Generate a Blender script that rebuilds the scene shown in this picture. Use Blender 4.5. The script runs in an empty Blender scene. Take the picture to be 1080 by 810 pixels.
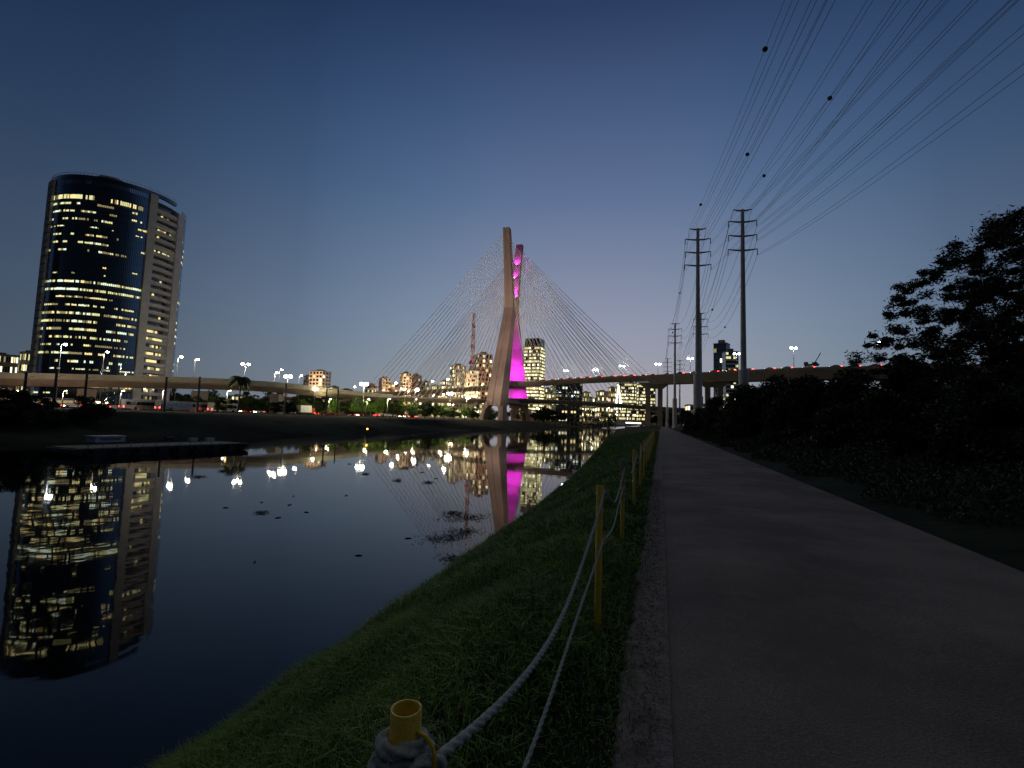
import bpy, bmesh, math, random
import numpy as np
from mathutils import Vector, Matrix
random.seed(7); rng = np.random.default_rng(7)
R = math.radians
scene = bpy.context.scene
col = scene.collection

# ------------------------------------------------------------------ camera
F = 500.0; CH = 1.6
PSI = R(17.45); TH = math.atan(38/500.); RO = 0.030
h0 = Vector((-math.sin(PSI), math.cos(PSI), 0)); r0 = Vector((math.cos(PSI), math.sin(PSI), 0)); up = Vector((0, 0, 1))
fw = h0*math.cos(TH) + up*math.sin(TH); u0 = up*math.cos(TH) - h0*math.sin(TH)
cr = r0*math.cos(RO) + u0*math.sin(RO); cu = u0*math.cos(RO) - r0*math.sin(RO)
CAM = Vector((0, 0, CH))
def P(x, y, d):           # point seen at (x, y) of the 1080x810 photograph, d metres along the view axis
    return CAM + fw*d + cr*((x-540)/F*d) + cu*((405-y)/F*d)
def G(x, y, z=0.0):
    v = fw + cr*((x-540)/F) + cu*((405-y)/F)
    return CAM + v*((z-CH)/v.z)
def HY(x): return 443 + RO*(x-540)
def ground(x, d, z=0.0):
    p = P(x, HY(x), d); return Vector((p.x, p.y, z))
cd = bpy.data.cameras.new('camera'); co = bpy.data.objects.new('camera', cd); col.objects.link(co)
cd.sensor_width = 36; cd.lens = 36*F/1080; cd.clip_start = 0.05; cd.clip_end = 9000
M4 = Matrix((cr, cu, -fw)).transposed().to_4x4(); M4.translation = CAM; co.matrix_world = M4
scene.camera = co

# ------------------------------------------------------------------ materials
def mat(name, colr, rough=0.7, metal=0.0, var=0.0, scale=1.0, bump=0.0, bscale=None, emit=None, es=0.0, spec=0.5, detail=6, col2=None, ior=1.45):
    m = bpy.data.materials.new(name); m.use_nodes = True; nt = m.node_tree; b = nt.nodes['Principled BSDF']
    b.inputs['Base Color'].default_value = (*colr, 1); b.inputs['Roughness'].default_value = rough
    b.inputs['Metallic'].default_value = metal; b.inputs['Specular IOR Level'].default_value = spec; b.inputs['IOR'].default_value = ior
    tc = nt.nodes.new('ShaderNodeTexCoord')
    if var > 0 or col2:
        n = nt.nodes.new('ShaderNodeTexNoise'); n.inputs['Scale'].default_value = scale; n.inputs['Detail'].default_value = detail
        n.inputs['Roughness'].default_value = .65
        nt.links.new(tc.outputs['Object'], n.inputs['Vector'])
        rp = nt.nodes.new('ShaderNodeValToRGB'); rp.color_ramp.elements[0].position = .32; rp.color_ramp.elements[1].position = .68
        c2 = col2 or tuple(min(1, c*(1+var)) for c in colr); c1 = colr if col2 else tuple(c*(1-var) for c in colr)
        rp.color_ramp.elements[0].color = (*c1, 1); rp.color_ramp.elements[1].color = (*c2, 1)
        nt.links.new(n.outputs['Fac'], rp.inputs['Fac']); nt.links.new(rp.outputs['Color'], b.inputs['Base Color'])
    if bump > 0:
        n2 = nt.nodes.new('ShaderNodeTexNoise'); n2.inputs['Scale'].default_value = bscale or scale; n2.inputs['Detail'].default_value = 5
        nt.links.new(tc.outputs['Object'], n2.inputs['Vector'])
        bp = nt.nodes.new('ShaderNodeBump'); bp.inputs['Strength'].default_value = bump; bp.inputs['Distance'].default_value = .05
        nt.links.new(n2.outputs['Fac'], bp.inputs['Height']); nt.links.new(bp.outputs['Normal'], b.inputs['Normal'])
    if emit:
        b.inputs['Emission Color'].default_value = (*emit, 1); b.inputs['Emission Strength'].default_value = es
    return m
M = {}
M['asphalt'] = mat('path_asphalt', (.23,.195,.16), .9, var=.16, scale=1.3, bump=.5, bscale=60, detail=12)
def worn(m):
    nt = m.node_tree; b = nt.nodes['Principled BSDF']; tc = nt.nodes['Texture Coordinate']
    src = b.inputs['Base Color'].links[0].from_socket
    v = nt.nodes.new('ShaderNodeTexVoronoi'); v.feature = 'DISTANCE_TO_EDGE'; v.inputs['Scale'].default_value = .32
    nz = nt.nodes.new('ShaderNodeTexNoise'); nz.inputs['Scale'].default_value = 1.6; nz.inputs['Detail'].default_value = 8
    ad = nt.nodes.new('ShaderNodeVectorMath'); ad.operation = 'MULTIPLY_ADD'; ad.inputs[1].default_value = (1.6,1.6,1.6)
    nt.links.new(tc.outputs['Object'], nz.inputs['Vector']); nt.links.new(nz.outputs['Color'], ad.inputs[0]); nt.links.new(tc.outputs['Object'], ad.inputs[2]); nt.links.new(ad.outputs[0], v.inputs['Vector'])
    cr_ = nt.nodes.new('ShaderNodeMapRange'); cr_.inputs['From Min'].default_value = .002; cr_.inputs['From Max'].default_value = .012; cr_.inputs['To Min'].default_value = .86
    nt.links.new(v.outputs['Distance'], cr_.inputs['Value'])
    st = nt.nodes.new('ShaderNodeTexNoise'); st.inputs['Scale'].default_value = .45; st.inputs['Detail'].default_value = 6; nt.links.new(tc.outputs['Object'], st.inputs['Vector'])
    sr = nt.nodes.new('ShaderNodeMapRange'); sr.inputs['From Min'].default_value = .38; sr.inputs['From Max'].default_value = .6; sr.inputs['To Min'].default_value = .68; sr.inputs['To Max'].default_value = 1.12
    nt.links.new(st.outputs['Fac'], sr.inputs['Value'])
    gr = nt.nodes.new('ShaderNodeTexNoise'); gr.inputs['Scale'].default_value = 90; gr.inputs['Detail'].default_value = 2; nt.links.new(tc.outputs['Object'], gr.inputs['Vector'])
    g2 = nt.nodes.new('ShaderNodeMapRange'); g2.inputs['From Min'].default_value = .35; g2.inputs['From Max'].default_value = .65; g2.inputs['To Min'].default_value = .72; g2.inputs['To Max'].default_value = 1.25
    nt.links.new(gr.outputs['Fac'], g2.inputs['Value'])
    m1 = nt.nodes.new('ShaderNodeMath'); m1.operation = 'MULTIPLY'; nt.links.new(cr_.outputs[0], m1.inputs[0]); nt.links.new(sr.outputs[0], m1.inputs[1])
    m2 = nt.nodes.new('ShaderNodeMath'); m2.operation = 'MULTIPLY'; nt.links.new(m1.outputs[0], m2.inputs[0]); nt.links.new(g2.outputs[0], m2.inputs[1])
    sc = nt.nodes.new('ShaderNodeVectorMath'); sc.operation = 'SCALE'; nt.links.new(src, sc.inputs[0]); nt.links.new(m2.outputs[0], sc.inputs['Scale']); nt.links.new(sc.outputs[0], b.inputs['Base Color'])
worn(M['asphalt'])
M['kerb'] = mat('kerb_concrete', (.27,.235,.195), .95, var=.35, scale=7, bump=.9, bscale=30, detail=12)
M['soil'] = mat('bank_soil', (.022,.03,.014), .95, var=.5, scale=.8, bump=.6, bscale=5, spec=.1)
M['farsoil'] = mat('far_bank_soil', (.03,.035,.02), .95, var=.6, scale=.12, bump=.4, bscale=1, spec=.1)
M['road'] = mat('road_asphalt', (.06,.06,.06), .85, var=.2, scale=.3)
M['grass'] = mat('grass_blade', (.085,.20,.028), .6, col2=(.23,.36,.06), scale=1.1, spec=.25)
M['dry'] = mat('dry_blade', (.2,.17,.09), .7, spec=.2)
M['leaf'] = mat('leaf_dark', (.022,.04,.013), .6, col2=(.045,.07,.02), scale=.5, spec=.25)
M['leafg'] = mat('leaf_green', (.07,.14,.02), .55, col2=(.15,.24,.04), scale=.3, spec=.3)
M['bark'] = mat('bark', (.06,.045,.035), .9, var=.4, scale=4, bump=.5, bscale=12)
M['yellow'] = mat('yellow_paint', (.85,.62,.03), .45, col2=(.62,.42,.04), scale=14, bump=.25, bscale=60)
M['rust'] = mat('tube_inside', (.12,.07,.03), .9, var=.4, scale=20)
M['rope'] = mat('rope_fibre', (.40,.44,.39), .9, var=.3, scale=60, bump=.3, bscale=400)
M['conc'] = mat('concrete', (.36,.31,.27), .85, var=.22, scale=.12, bump=.3, bscale=.7, detail=10)
M['pylonc'] = mat('pylon_concrete', (.38,.28,.245), .85, var=.2, scale=.08, bump=.2, bscale=.4, detail=10)
M['concd'] = mat('concrete_dark', (.24,.21,.18), .9, var=.25, scale=.2)
M['viadp'] = mat('viaduct_parapet', (.46,.42,.33), .85, var=.2, scale=.15, detail=10)
M['viad'] = mat('viaduct_concrete', (.29,.225,.175), .85, var=.25, scale=.1, detail=10)
M['polec'] = mat('steel_pole_grey', (.78,.76,.70), .65, var=.10, scale=.8)
M['lampp'] = mat('lamp_post_paint', (.12,.12,.12), .7)
M['wire'] = mat('wire_aluminium', (.03,.03,.04), .5, metal=.4)
M['stay'] = mat('stay_sheath', (.80,.75,.66), 1.0, spec=0)
M['ball'] = mat('marker_ball', (.05,.02,.015), .6)
M['dark'] = mat('dark_metal', (.035,.035,.037), .5)
M['glass'] = mat('dark_glass', (.004,.006,.010), .05, spec=1.0, ior=2.5, bump=.02, bscale=.25)
M['glass'].node_tree.nodes['Principled BSDF'].inputs['Specular Tint'].default_value = (.62,.82,1,1)
M['spand'] = mat('spandrel_glass', (.005,.007,.010), .10, spec=1.0, ior=1.9)
M['towerc'] = mat('tower_concrete', (.36,.37,.39), .8, var=.15, scale=.3)
M['white'] = mat('white_paint', (.7,.7,.7), .5, var=.1, scale=1)
M['silver'] = mat('silver_paint', (.22,.23,.25), .35, metal=.5)
M['red'] = mat('red_paint', (.45,.05,.03), .5)
M['tyre'] = mat('tyre_rubber', (.02,.02,.02), .8)
M['brick'] = mat('brown_render', (.30,.17,.11), .85, var=.2, scale=.2)
M['cream'] = mat('cream_render', (.72,.60,.48), .85, var=.12, scale=.2)
M['grey'] = mat('grey_render', (.32,.31,.31), .85, var=.12, scale=.2)
M['rail'] = mat('galvanised_rail', (.3,.3,.3), .5, metal=.6)
M['barge'] = mat('barge_steel', (.05,.045,.05), .7, var=.4, scale=1)
M['weed'] = mat('floating_weed', (.02,.028,.012), .8, var=.4, scale=4)
def em(n, c, s):
    return mat(n, (.2,.2,.2), .5, emit=c, es=s)
M['win1'] = em('window_warm', (1,.80,.34), 1.1)
M['win2'] = em('window_yellow', (.98,.95,.44), .85)
M['win3'] = em('window_white', (.88,1,.74), 1.1)
M['win4'] = em('window_dim', (.95,.80,.34), .28)
M['win5'] = em('window_bright', (1,.95,.6), 2.2)
M['lampw'] = em('lamp_lens_white', (1,.92,.72), 60)
M['lampc'] = em('lamp_lens_cool', (.88,.95,1), 50)
M['lampo'] = em('lamp_lens_amber', (1,.62,.25), 40)
M['tail'] = em('tail_light_red', (1,.04,.03), 16)
M['head'] = em('headlight_white', (1,.9,.7), 45)
M['magl'] = em('floodlight_magenta', (1,.05,.9), 14)
M['ledr'] = em('indicator_amber', (1,.35,.05), 10)
M['strip'] = em('strip_light', (1,.97,.85), 6)

# water: dark, smooth, faint ripples
def water_mat():
    m = bpy.data.materials.new('river_water'); m.use_nodes = True; nt = m.node_tree; b = nt.nodes['Principled BSDF']
    b.inputs['Base Color'].default_value = (.004,.0045,.0045,1); b.inputs['Roughness'].default_value = .025
    b.inputs['IOR'].default_value = 1.333
    tc = nt.nodes.new('ShaderNodeTexCoord')
    n = nt.nodes.new('ShaderNodeTexNoise'); n.inputs['Scale'].default_value = .55; n.inputs['Detail'].default_value = 3
    n2 = nt.nodes.new('ShaderNodeTexNoise'); n2.inputs['Scale'].default_value = .06; n2.inputs['Detail'].default_value = 2
    nt.links.new(tc.outputs['Object'], n.inputs['Vector']); nt.links.new(tc.outputs['Object'], n2.inputs['Vector'])
    ml = nt.nodes.new('ShaderNodeMath'); ml.operation = 'MULTIPLY'
    nt.links.new(n.outputs['Fac'], ml.inputs[0]); nt.links.new(n2.outputs['Fac'], ml.inputs[1])
    bp = nt.nodes.new('ShaderNodeBump'); bp.inputs['Strength'].default_value = .13; bp.inputs['Distance'].default_value = .08
    nt.links.new(ml.outputs[0], bp.inputs['Height']); nt.links.new(bp.outputs['Normal'], b.inputs['Normal'])
    return m
M['water'] = water_mat()

# ------------------------------------------------------------------ object helpers
def tag(o, label=None, cat=None, group=None, kind=None):
    if label: o['label'] = label
    if cat: o['category'] = cat
    if group: o['group'] = group
    if kind: o['kind'] = kind
    return o
def empty(name, loc=(0,0,0), rz=0.0, sc=1.0):
    o = bpy.data.objects.new(name, None); col.objects.link(o); o.location = loc; o.rotation_euler = (0,0,rz); o.scale = (sc,)*3
    o.empty_display_size = .3
    return o
def copy_tree(o, parent=None):
    c = o.copy(); col.objects.link(c)
    if parent: c.parent = parent
    for ch in list(o.children): copy_tree(ch, c)
    return c
class MB:
    def __init__(s): s.v = []; s.f = []; s.m = []; s.mi = 0
    def add(s, vs, fs):
        n = len(s.v); s.v += [tuple(v) for v in vs]; s.f += [tuple(i+n for i in f) for f in fs]; s.m += [s.mi]*len(fs); return s
    def box(s, x0, x1, y0, y1, z0, z1, T=None):
        vs = [Vector((x,y,z)) for x in (x0,x1) for y in (y0,y1) for z in (z0,z1)]
        if T: vs = [T @ v for v in vs]
        return s.add(vs, [(0,1,3,2),(4,6,7,5),(0,4,5,1),(2,3,7,6),(0,2,6,4),(1,5,7,3)])
    def tube(s, pts, r, n=8, closed=False, caps=True, prof=None):
        pts = [Vector(p) for p in pts]; rs = r if isinstance(r, (list, tuple)) else [r]*len(pts)
        rings = []; nrm = None; L = 0
        for i, p in enumerate(pts):
            if closed: t = pts[(i+1) % len(pts)] - pts[i-1]
            else: t = pts[min(i+1, len(pts)-1)] - pts[max(i-1, 0)]
            t.normalize()
            if nrm is None:
                a = Vector((0,0,1)) if abs(t.z) < .9 else Vector((1,0,0)); nrm = t.cross(a).normalized()
            nrm = (nrm - t*nrm.dot(t)).normalized(); b = t.cross(nrm)
            if i: L += (p-pts[i-1]).length
            ring = []
            for k in range(n):
                an = 2*math.pi*k/n; rr = rs[i]*(prof(an, L) if prof else 1)
                ring.append(p + nrm*math.cos(an)*rr + b*math.sin(an)*rr)
            rings.append(ring)
        vs = [v for rg in rings for v in rg]; fs = []; m = len(rings)
        for i in range(m if closed else m-1):
            j = (i+1) % m
            for k in range(n): fs.append((i*n+k, i*n+(k+1) % n, j*n+(k+1) % n, j*n+k))
        if caps and not closed: fs.append(tuple(range(n-1,-1,-1))); fs.append(tuple((m-1)*n+k for k in range(n)))
        return s.add(vs, fs)
    def lathe(s, prof, n=16, c=(0,0,0)):
        vs = []; fs = []
        for (r, z) in prof:
            for k in range(n):
                a = 2*math.pi*k/n; vs.append((c[0]+r*math.cos(a), c[1]+r*math.sin(a), c[2]+z))
        for i in range(len(prof)-1):
            for k in range(n): fs.append((i*n+k, i*n+(k+1) % n, (i+1)*n+(k+1) % n, (i+1)*n+k))
        return s.add(vs, fs)
    def sphere(s, c, r, nu=10, nv=6, sz=1):
        prof = [(max(1e-4, r*math.sin(math.pi*i/nv)), -r*sz*math.cos(math.pi*i/nv)) for i in range(nv+1)]
        return s.lathe(prof, nu, c)
    def mesh(s, name, mats, smooth=False):
        me = bpy.data.meshes.new(name); me.from_pydata([tuple(v) for v in s.v], [], s.f)
        for m in (mats if isinstance(mats, (list, tuple)) else [mats]): me.materials.append(m)
        if max(s.m or [0]) > 0: me.polygons.foreach_set('material_index', s.m)
        if smooth: me.polygons.foreach_set('use_smooth', [True]*len(s.f))
        me.update(); return me
    def build(s, name, mats, parent=None, smooth=False, loc=None):
        o = bpy.data.objects.new(name, s.mesh(name, mats, smooth)); col.objects.link(o)
        if parent: o.parent = parent
        if loc is not None: o.location = loc
        return o
def link_mesh(name, me, parent=None, loc=None, rot=None, sc=None):
    o = bpy.data.objects.new(name, me); col.objects.link(o)
    if parent: o.parent = parent
    if loc is not None: o.location = loc
    if rot is not None: o.rotation_euler = rot
    if sc is not None: o.scale = sc
    return o
def np_mesh(name, V, nface_verts, mats, midx=None):
    # V: (N*k,3) vertices, faces of k consecutive vertices
    me = bpy.data.meshes.new(name); nv = len(V); k = nface_verts; nf = nv//k
    me.vertices.add(nv); me.vertices.foreach_set('co', V.astype(np.float32).ravel())
    me.loops.add(nv); me.loops.foreach_set('vertex_index', np.arange(nv, dtype=np.int32))
    me.polygons.add(nf); me.polygons.foreach_set('loop_start', np.arange(0, nv, k, dtype=np.int32)); me.polygons.foreach_set('loop_total', np.full(nf, k, dtype=np.int32))
    for m in (mats if isinstance(mats, (list, tuple)) else [mats]): me.materials.append(m)
    if midx is not None: me.polygons.foreach_set('material_index', midx.astype(np.int32))
    me.update(calc_edges=True); return me
def leaves(centres, radii, per, size, aspect=.45, flat=1.0):
    """leaf quads (diamond) spread through clumps"""
    C = np.repeat(np.array(centres, float), per, axis=0); Rr = np.repeat(np.array(radii, float), per)
    n = len(C); d = rng.normal(size=(n,3)); d /= np.linalg.norm(d, axis=1)[:,None]
    rad = Rr*rng.random(n)**.45
    p = C + d*rad[:,None]*np.array([1,1,flat])
    a = rng.normal(size=(n,3)); a[:,2] *= .6; a /= np.linalg.norm(a, axis=1)[:,None]
    b = np.cross(a, rng.normal(size=(n,3))); b /= np.linalg.norm(b, axis=1)[:,None]
    s = size*(.6+.8*rng.random(n))[:,None]
    V = np.stack([p-a*s, p+b*s*aspect, p+a*s, p-b*s*aspect], axis=1).reshape(-1,3)
    return V
def smooth_path(pts, n=8):
    pts = [Vector(p) for p in pts]; out = []
    for i in range(len(pts)-1):
        p0 = pts[max(i-1,0)]; p1 = pts[i]; p2 = pts[i+1]; p3 = pts[min(i+2,len(pts)-1)]
        for k in range(n):
            t = k/n
            out.append(.5*((2*p1)+(p2-p0)*t+(2*p0-5*p1+4*p2-p3)*t*t+(-p0+3*p1-3*p2+p3)*t**3))
    out.append(pts[-1]); return out
def sweep(mb, path, prof):
    """prof = list of (side, z) points, closed section; side is to the right of travel"""
    n = len(prof); vs = []; fs = []
    for i, p in enumerate(path):
        t = path[min(i+1,len(path)-1)] - path[max(i-1,0)]; t.z = 0; t.normalize(); s = Vector((t.y, -t.x, 0))
        for (a, z) in prof: vs.append(p + s*a + Vector((0,0,z)))
    for i in range(len(path)-1):
        for k in range(n): fs.append((i*n+k, i*n+(k+1) % n, (i+1)*n+(k+1) % n, (i+1)*n+k))
    fs.append(tuple(range(n))); fs.append(tuple((len(path)-1)*n+k for k in range(n-1,-1,-1)))
    mb.add(vs, fs)
def light(kind, name, loc, energy, color, parent=None, size=.3, target=None, angle=None, blend=.5):
    ld = bpy.data.lights.new(name, kind); ld.energy = energy; ld.color = color
    if kind in ('POINT', 'SPOT'): ld.shadow_soft_size = size
    if kind == 'SPOT': ld.spot_size = angle or R(60); ld.spot_blend = blend
    o = bpy.data.objects.new(name, ld); col.objects.link(o); o.location = loc
    if target is not None:
        o.rotation_euler = (Vector(target)-Vector(loc)).to_track_quat('-Z', 'Y').to_euler()
    if parent: o.parent = parent
    return o

# ------------------------------------------------------------------ terrain
WZ = -2.6
EX = [(-200,-5.3),(0,-5.2),(20,-5.5),(35,-6.2),(53,-7.5),(95,-10.8),(150,-15),(250,-22),(350,-30),(700,-34),(1600,-36)]
def edge(y): return float(np.interp(y, [e[0] for e in EX], [e[1] for e in EX]))
def gz(x, y):
    """height of the near bank"""
    e = edge(y); top = -1.15
    if x >= top: return 0.0
    t = (x-e)/(top-e)
    return -2.6 + 2.6*(max(0,t)**.82) if t >= 0 else -2.6 + t*4
FB = -66; FZ = 1.2
def terrain():
    ys = sorted(set(list(np.linspace(-60, 40, 51)) + list(np.linspace(40, 200, 41)) + list(np.linspace(200, 1600, 30)) + [-300, 2600]))
    def strip(cols_fn, name, m):
        vs = []; fs = []; n = None
        for y in ys:
            c = cols_fn(y); n = len(c)
            for (x, z) in c: vs.append((x, y, z))
        for i in range(len(ys)-1):
            for k in range(n-1): fs.append((i*n+k, i*n+k+1, (i+1)*n+k+1, (i+1)*n+k))
        o = MB().add(vs, fs).build(name, m, smooth=True); o['kind'] = 'structure'; return o
    def near(y):
        e = edge(y); c = [(e-2.5, -4.2), (e-.6, -3.2)]
        for t in np.linspace(0, 1, 12):
            x = e+(-1.15-e)*t; c.append((x, gz(x,y) + .05*math.sin(y*1.7+x*2.1)*math.sin(x*.9+y*.33)*(1-t)))
        c += [(-.6, 0), (-.25, -.005), (4.2, -.01), (6, .25), (9, .6), (14, .8), (60, .8), (2200, .8)]
        return c
    strip(near, 'near_bank_ground', M['soil'])
    def far(y):
        return [(-2600, FZ), (-400, FZ), (-160, FZ), (-100, FZ-.1), (-80+2*math.sin(y*.05), FZ-.4), (-74+2*math.sin(y*.07+1), -.9), (FB+1.5*math.sin(y*.11)+.6*math.sin(y*.37), -2.5), (FB+4, -4.2)]
    strip(far, 'far_bank_ground', M['farsoil'])
    MB().add([(FB-6,-300,WZ),(-1,-300,WZ),(-20,2600,WZ),(FB-6,2600,WZ)], [(0,1,2,3)]).build('river', M['water'])['kind'] = 'structure'
    # paved path
    def path_s(y): return [(.07,.012),(.6,.03),(2.1,.04),(3.6,.03),(4.05,.012)]
    strip(path_s, 'paved_path', M['asphalt'])
    vs = []; fs = []; yy = np.arange(-3, 160, .05); n = 6
    for i, y in enumerate(yy):
        e = .012*math.sin(y*3.1)+.012*math.sin(y*7.7+1)+.012*rng.normal()
        prof = [(-.24+e, -.02), (-.20+e*.8, .012), (-.08, .02+.008*rng.normal()*.5), (.02, .026), (.068, .028), (.070, -.01)]
        for (x, z) in prof: vs.append((x, y, z))
    for i in range(len(yy)-1):
        for k in range(n-1): fs.append((i*n+k, i*n+k+1, (i+1)*n+k+1, (i+1)*n+k))
    MB().add(vs, fs).build('path_edge_strip', M['kerb'])['kind'] = 'structure'
    # far road
    MB().box(-196, -168, -300, 1400, FZ-.2, FZ+.02).build('riverside_road', M['road'])['kind'] = 'structure'
terrain()

# ------------------------------------------------------------------ grass
def grass():
    zones = [(0.0, 2.5, 21000, .17, .0030), (2.5, 6, 42000, .17, .0036), (6, 14, 45000, .17, .007), (14, 40, 40000, .18, .014), (40, 130, 26000, .22, .035)]
    parts = []; mi = []
    for (y0, y1, n, hh, w) in zones:
        y = y0 + (y1-y0)*rng.random(n)
        xmin = np.array([edge(v)-.15 for v in y]) + .16*np.sin(y*2.1)+.12*np.sin(y*5.3+1); t = rng.random(n)
        xmax = np.where(rng.random(n) < .22, -.06-.1*rng.random(n), -.22)
        if y0 < 6: xmin = np.maximum(xmin, -1.2 - 1.9*y - .8)
        x = xmin+(xmax-xmin)*t
        z = np.array([gz(a, b) for a, b in zip(x, y)]) - .01
        dens = np.sin(x*2.3+y*1.1)*np.sin(y*1.9-x*.7)
        h = hh*(.45+.9*rng.random(n))*(1+.5*dens)
        h = np.where(x > -.55, h*.45, h)
        az = rng.random(n)*2*np.pi; lean = (.25+.9*rng.random(n)**1.3)
        dx = np.cos(az); dy = np.sin(az); wx = -dy*w*(.7+.6*rng.random(n)); wy = dx*w
        b0 = np.stack([x-wx, y-wy, z], 1); b1 = np.stack([x+wx, y+wy, z], 1)
        mx = x+dx*h*lean*.3; my = y+dy*h*lean*.3; mz = z+h*.62
        m0 = np.stack([mx-wx*.8, my-wy*.8, mz], 1); m1 = np.stack([mx+wx*.8, my+wy*.8, mz], 1)
        tx = x+dx*h*lean*1.0; ty = y+dy*h*lean; tz = z+h*(1.05-.45*lean*.7)
        t0 = np.stack([tx-wx*.1, ty-wy*.1, tz], 1); t1 = np.stack([tx+wx*.1, ty+wy*.1, tz], 1)
        V = np.stack([b0, b1, m1, m0, m0, m1, t1, t0], 1)
        parts.append(V.reshape(-1, 3)); mi.append(np.repeat((rng.random(n) < .035).astype(int), 2))
    me = np_mesh('grass', np.concatenate(parts), 4, [M['grass'], M['dry']], np.concatenate(mi))
    n = 9000; gx = -.27+.34*rng.random(n)**.8; gy = .3+14*rng.random(n)**1.6; sz_ = (.0035+.006*rng.random(n)**3)*(1+gy*.05)
    gc = np.stack([gx, gy, np.full(n, .026)], 1); ga_ = rng.normal(size=(n,3)); ga_ /= np.linalg.norm(ga_, axis=1)[:,None]; gb_ = np.cross(ga_, rng.normal(size=(n,3))); gb_ /= np.linalg.norm(gb_, axis=1)[:,None]; gn_ = np.cross(ga_, gb_)
    k = sz_[:,None]; t4 = [gc+(ga_)*k, gc+(-ga_*.6+gb_*.8)*k, gc+(-ga_*.6-gb_*.8)*k, gc+gn_*k*.9]
    gv = np.concatenate([np.stack([t4[a], t4[b], t4[c]], 1) for a, b, c in ((0,1,3),(1,2,3),(2,0,3),(0,2,1))]).reshape(-1,3)
    tag(link_mesh('loose_gravel', np_mesh('loose_gravel', gv, 3, M['kerb'])), 'loose gravel and crumbs scattered along the edge of the path', 'gravel', kind='stuff')
    tag(link_mesh('grass', me), 'green grass covering the sloping river bank beside the path', 'grass', kind='stuff')
grass()

# ------------------------------------------------------------------ fence posts and ropes
PX = -.50; PH = 1.10; PR = .027
_a = G(428.5, 747, PH); _b = G(630, 663); _c = G(656, 570)
post_y = [_a.y, _b.y, _c.y] + [_c.y + 2.85*(i+1) for i in range(12)]
POSTX = [_a.x, _b.x, _c.x] + [_c.x+.02]*12
print('POSTS', _a, _b, _c)
def ring_part(z, parent, side=1, tilt=0):
    pts = []
    for k in range(17):
        a = -math.pi*.55 + 1.15*math.pi*k/16
        pts.append((PR-.002+.012+.030*math.cos(a), 0, z+.031*math.sin(a)))
    MB().tube(pts, .0036, 6).build('rope_eye', M['yellow'], parent, True)
def make_post():
    t = empty('fence_post')
    MB().lathe([(PR, -.2), (PR, PH), (PR-.0035, PH+.0005), (PR-.0045, PH-.001), (PR-.0045, PH-.35)], 20).build('tube', M['yellow'], t, True)
    for z in (PH-.06, PH-.42, PH-.75): ring_part(z, t)
    return t
p0 = make_post()
which = ['yellow hollow steel post nearest the camera with thick rope wrapped round its top',
         'tall yellow post second from the camera, ropes running down its side',
         'yellow post with white rope wound round its top, third from the camera',
         'fourth yellow rope post from the camera at the edge of the grass']
for i, y in enumerate(post_y):
    o = p0 if i == 0 else copy_tree(p0)
    x = POSTX[i]
    o.location = (x, y, 0); o.rotation_euler = (random.uniform(-.012,.012), random.uniform(-.02,.02), random.uniform(-.2,.3))
    if i == 0: o.rotation_euler = (0,0,-.25)
    if i < 4: tag(o, which[i], 'post', 'yellow posts of the rope fence along the path')
    else: tag(o, 'yellow post in the dense far end of the rope fence row', 'post', 'yellow posts of the rope fence along the path')
def rope_prof(a, L): return 1+.27*math.cos(3*a - L*150)
def rope(p, q, sag, label, r=.012, n=None, group='ropes strung between the yellow posts', near=True):
    p = Vector(p); q = Vector(q); D = (q-p).length; n = n or int(max(12, D/.008)) if near else 24
    pts = []
    for i in range(n+1):
        t = i/n; v = p.lerp(q, t); v.z -= sag*4*t*(1-t); v.x += .01*math.sin(t*7); pts.append(v)
    o = MB().tube(pts, r, 15 if near else 6, prof=rope_prof if near else None).build('rope', M['rope'], smooth=True)
    return tag(o, label, 'rope', group)
y = post_y; X0, X1, X2 = POSTX[:3]
rope((X0+PR+.03, y[0]+.01, PH-.075), (X1+PR+.01, y[1]-.02, PH-.03), .25, 'pale twisted rope sagging from the nearest post to the top of the second post', .0080)
rope((X0+.02, y[0]-.2, PH-.50), (X1+PR+.01, y[1]-.02, PH-.40), .12, 'lower pale rope rising from the bottom edge of the view to the second post', .0066)
rope((X1+PR+.02, y[1]+.02, PH-.05), (X2+.02, y[2], PH-.10), .24, 'upper rope hanging between the second and third yellow posts', .008)
rope((X1+PR+.02, y[1]+.02, PH-.42), (X2+.02, y[2], PH-.34), .10, 'lower rope between the second and third yellow posts', .007)
for i in range(2, 9):
    rope((POSTX[i]+.04, y[i], PH-.08), (POSTX[i+1]+.04, y[i+1], PH-.08), .22, 'slack rope between posts in the farther part of the rope fence', .011, near=False)
# wrapped rope on first post and third post
def wrap(cx, cy, z0, z1, turns, r, rad, label, name='rope_coil', n=None):
    pts = []; n = turns*26
    for i in range(n+1):
        t = i/n; a = t*turns*2*math.pi; rr = rad + .0015*math.sin(a*1.7+t*9)
        pts.append((cx+rr*math.cos(a), cy+rr*math.sin(a), z0+(z1-z0)*t+.002*math.sin(a*.9)))
    o = MB().tube(smooth_path(pts, 3), r, 18, prof=rope_prof).build(name, M['rope'], smooth=True)
    return tag(o, label, 'rope')
wr = wrap(X0, y[0], PH-.36, PH-.045, 15, .0105, PR+.0105, 'frayed pale rope coiled tightly round the nearest yellow post')
pts = []
for i in range(70):
    t = i/69; a = 1.2+t*4.4*math.pi
    pts.append((X0+(PR+.021)*math.cos(a), y[0]+(PR+.021)*math.sin(a), PH-.075-.10*t))
MB().tube(smooth_path(pts, 3), .0105, 18, prof=rope_prof).build('outer_turn', M['rope'], wr, True)
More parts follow.
